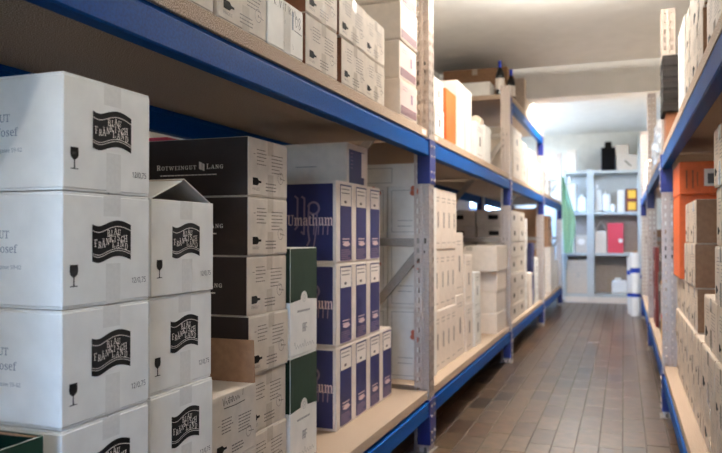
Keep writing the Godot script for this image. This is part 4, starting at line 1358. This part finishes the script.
	print_on(lb[0], "round_sticker", cached("endl", func(st):
		var pts := []
		for i in 14: pts.append(Vector2(ls.x * 0.45 + cos(TAU * i / 14) * 0.06, ls.y * 0.62 + sin(TAU * i / 14) * 0.05))
		print_poly(st, pts)), M.white_ink, ls, "near")
	put(ys, "white_carton", "narrow white carton in the middle left compartment", "box", 570.0, 574.5, 231.0, 1, M.white_card)
	var cw: Array = put(ys, "cream_carton", "open cream carton with lid raised beside the red one", "box", 595.0, 606.5, 231.0, 1, M.cream_card)
	var cws: Vector3 = cw[1]
	var st2 := new_st()
	bar(st2, Vector3(-cws.x * 0.5, cws.y, 0), Vector3(-cws.x * 0.1 + 0.02, cws.y + 0.16, 0), 0.005, 0.26, Vector3.BACK)
	bar(st2, Vector3(cws.x * 0.5, cws.y, 0), Vector3(-cws.x * 0.1 + 0.02, cws.y + 0.16, 0), 0.005, 0.26, Vector3.BACK)
	part(cw[0], "raised_lid", done(st2), M.cream_card)
	var rc: Array = put(ys, "red_carton", "bright red carton in the middle right compartment", "box", 607.5, 623.5, 223.0, 1, M.red_card)
	var rcs: Vector3 = rc[1]
	print_on(rc[0], "paper_label", cached("endr", func(st): print_rect(st, rcs.x * 0.7, rcs.y * 0.35, 0.06, 0.06)), M.white_ink, rcs, "near")
	# lowest level
	var k1: Array = put(ys, "kraft_carton", "large kraft carton in the lower left compartment", "box", 566.0, 588.5, 272.5, 0, M.kraft_pale)
	var s1: Vector3 = k1[1]
	print_on(k1[0], "tape", cached("endt", func(st): print_rect(st, s1.x * 0.46, s1.y - 0.08, 0.05, 0.078)), M.tape_beige, s1, "near")
	var k2 := thing("kraft_carton", "flatter kraft carton on the large one in the lower left compartment", "box", Vector3(end_x(577.5), ys[0] + s1.y, zf - 0.17))
	part(k2, "body", box_with_flaps(Vector3(0.40, 0.20, 0.27)), M.kraft_pale, at(0, 0.10, 0))
	canister("white plastic jerrycan in the lower right compartment", Vector3(end_x(619.5), ys[0], zf - 0.16), 0.25, 0.26)

func end_x(px: float) -> float:
	return -12.30 / (816.1 / (624.0 - px) - 0.3653) if absf(px - 624.0) > 0.01 else 0.0

func end_y(py: float, px: float) -> float:
	return EYE + (236.0 - py) * (12.30 * 0.9393 - end_x(px) * 0.343) / 720.0

func put(ys: Array, called: String, label: String, category: String, pa: float, pb: float, ptop: float, level: int, m: Material) -> Array:
	var xa := end_x(pa)
	var xb := end_x(pb)
	var hh: float = end_y(ptop, (pa + pb) * 0.5) - ys[level]
	var size := Vector3(xb - xa, hh, 0.28)
	var t := thing(called, label, category, Vector3((xa + xb) * 0.5, ys[level], -12.30 - 0.17))
	part(t, "body", box_with_flaps(size), m, at(0, hh * 0.5, 0))
	return [t, size]

func canister(label: String, p: Vector3, w: float, h: float):
	var o := thing("canister", label, "canister", p, "white canisters on the grey shelf")
	part(o, "body", box(Vector3(w, h * 0.84, 0.2), 0.03), M.white_plastic, at(0, h * 0.42, 0))
	var st := new_st()
	lathe(st, [Vector2(w * 0.2, 0.0), Vector2(w * 0.2, h * 0.12), Vector2(w * 0.18, h * 0.16), Vector2(0.0, h * 0.16)], 14)
	part(o, "cap", done(st), M.white_plastic, at(-w * 0.12, h * 0.84, 0))
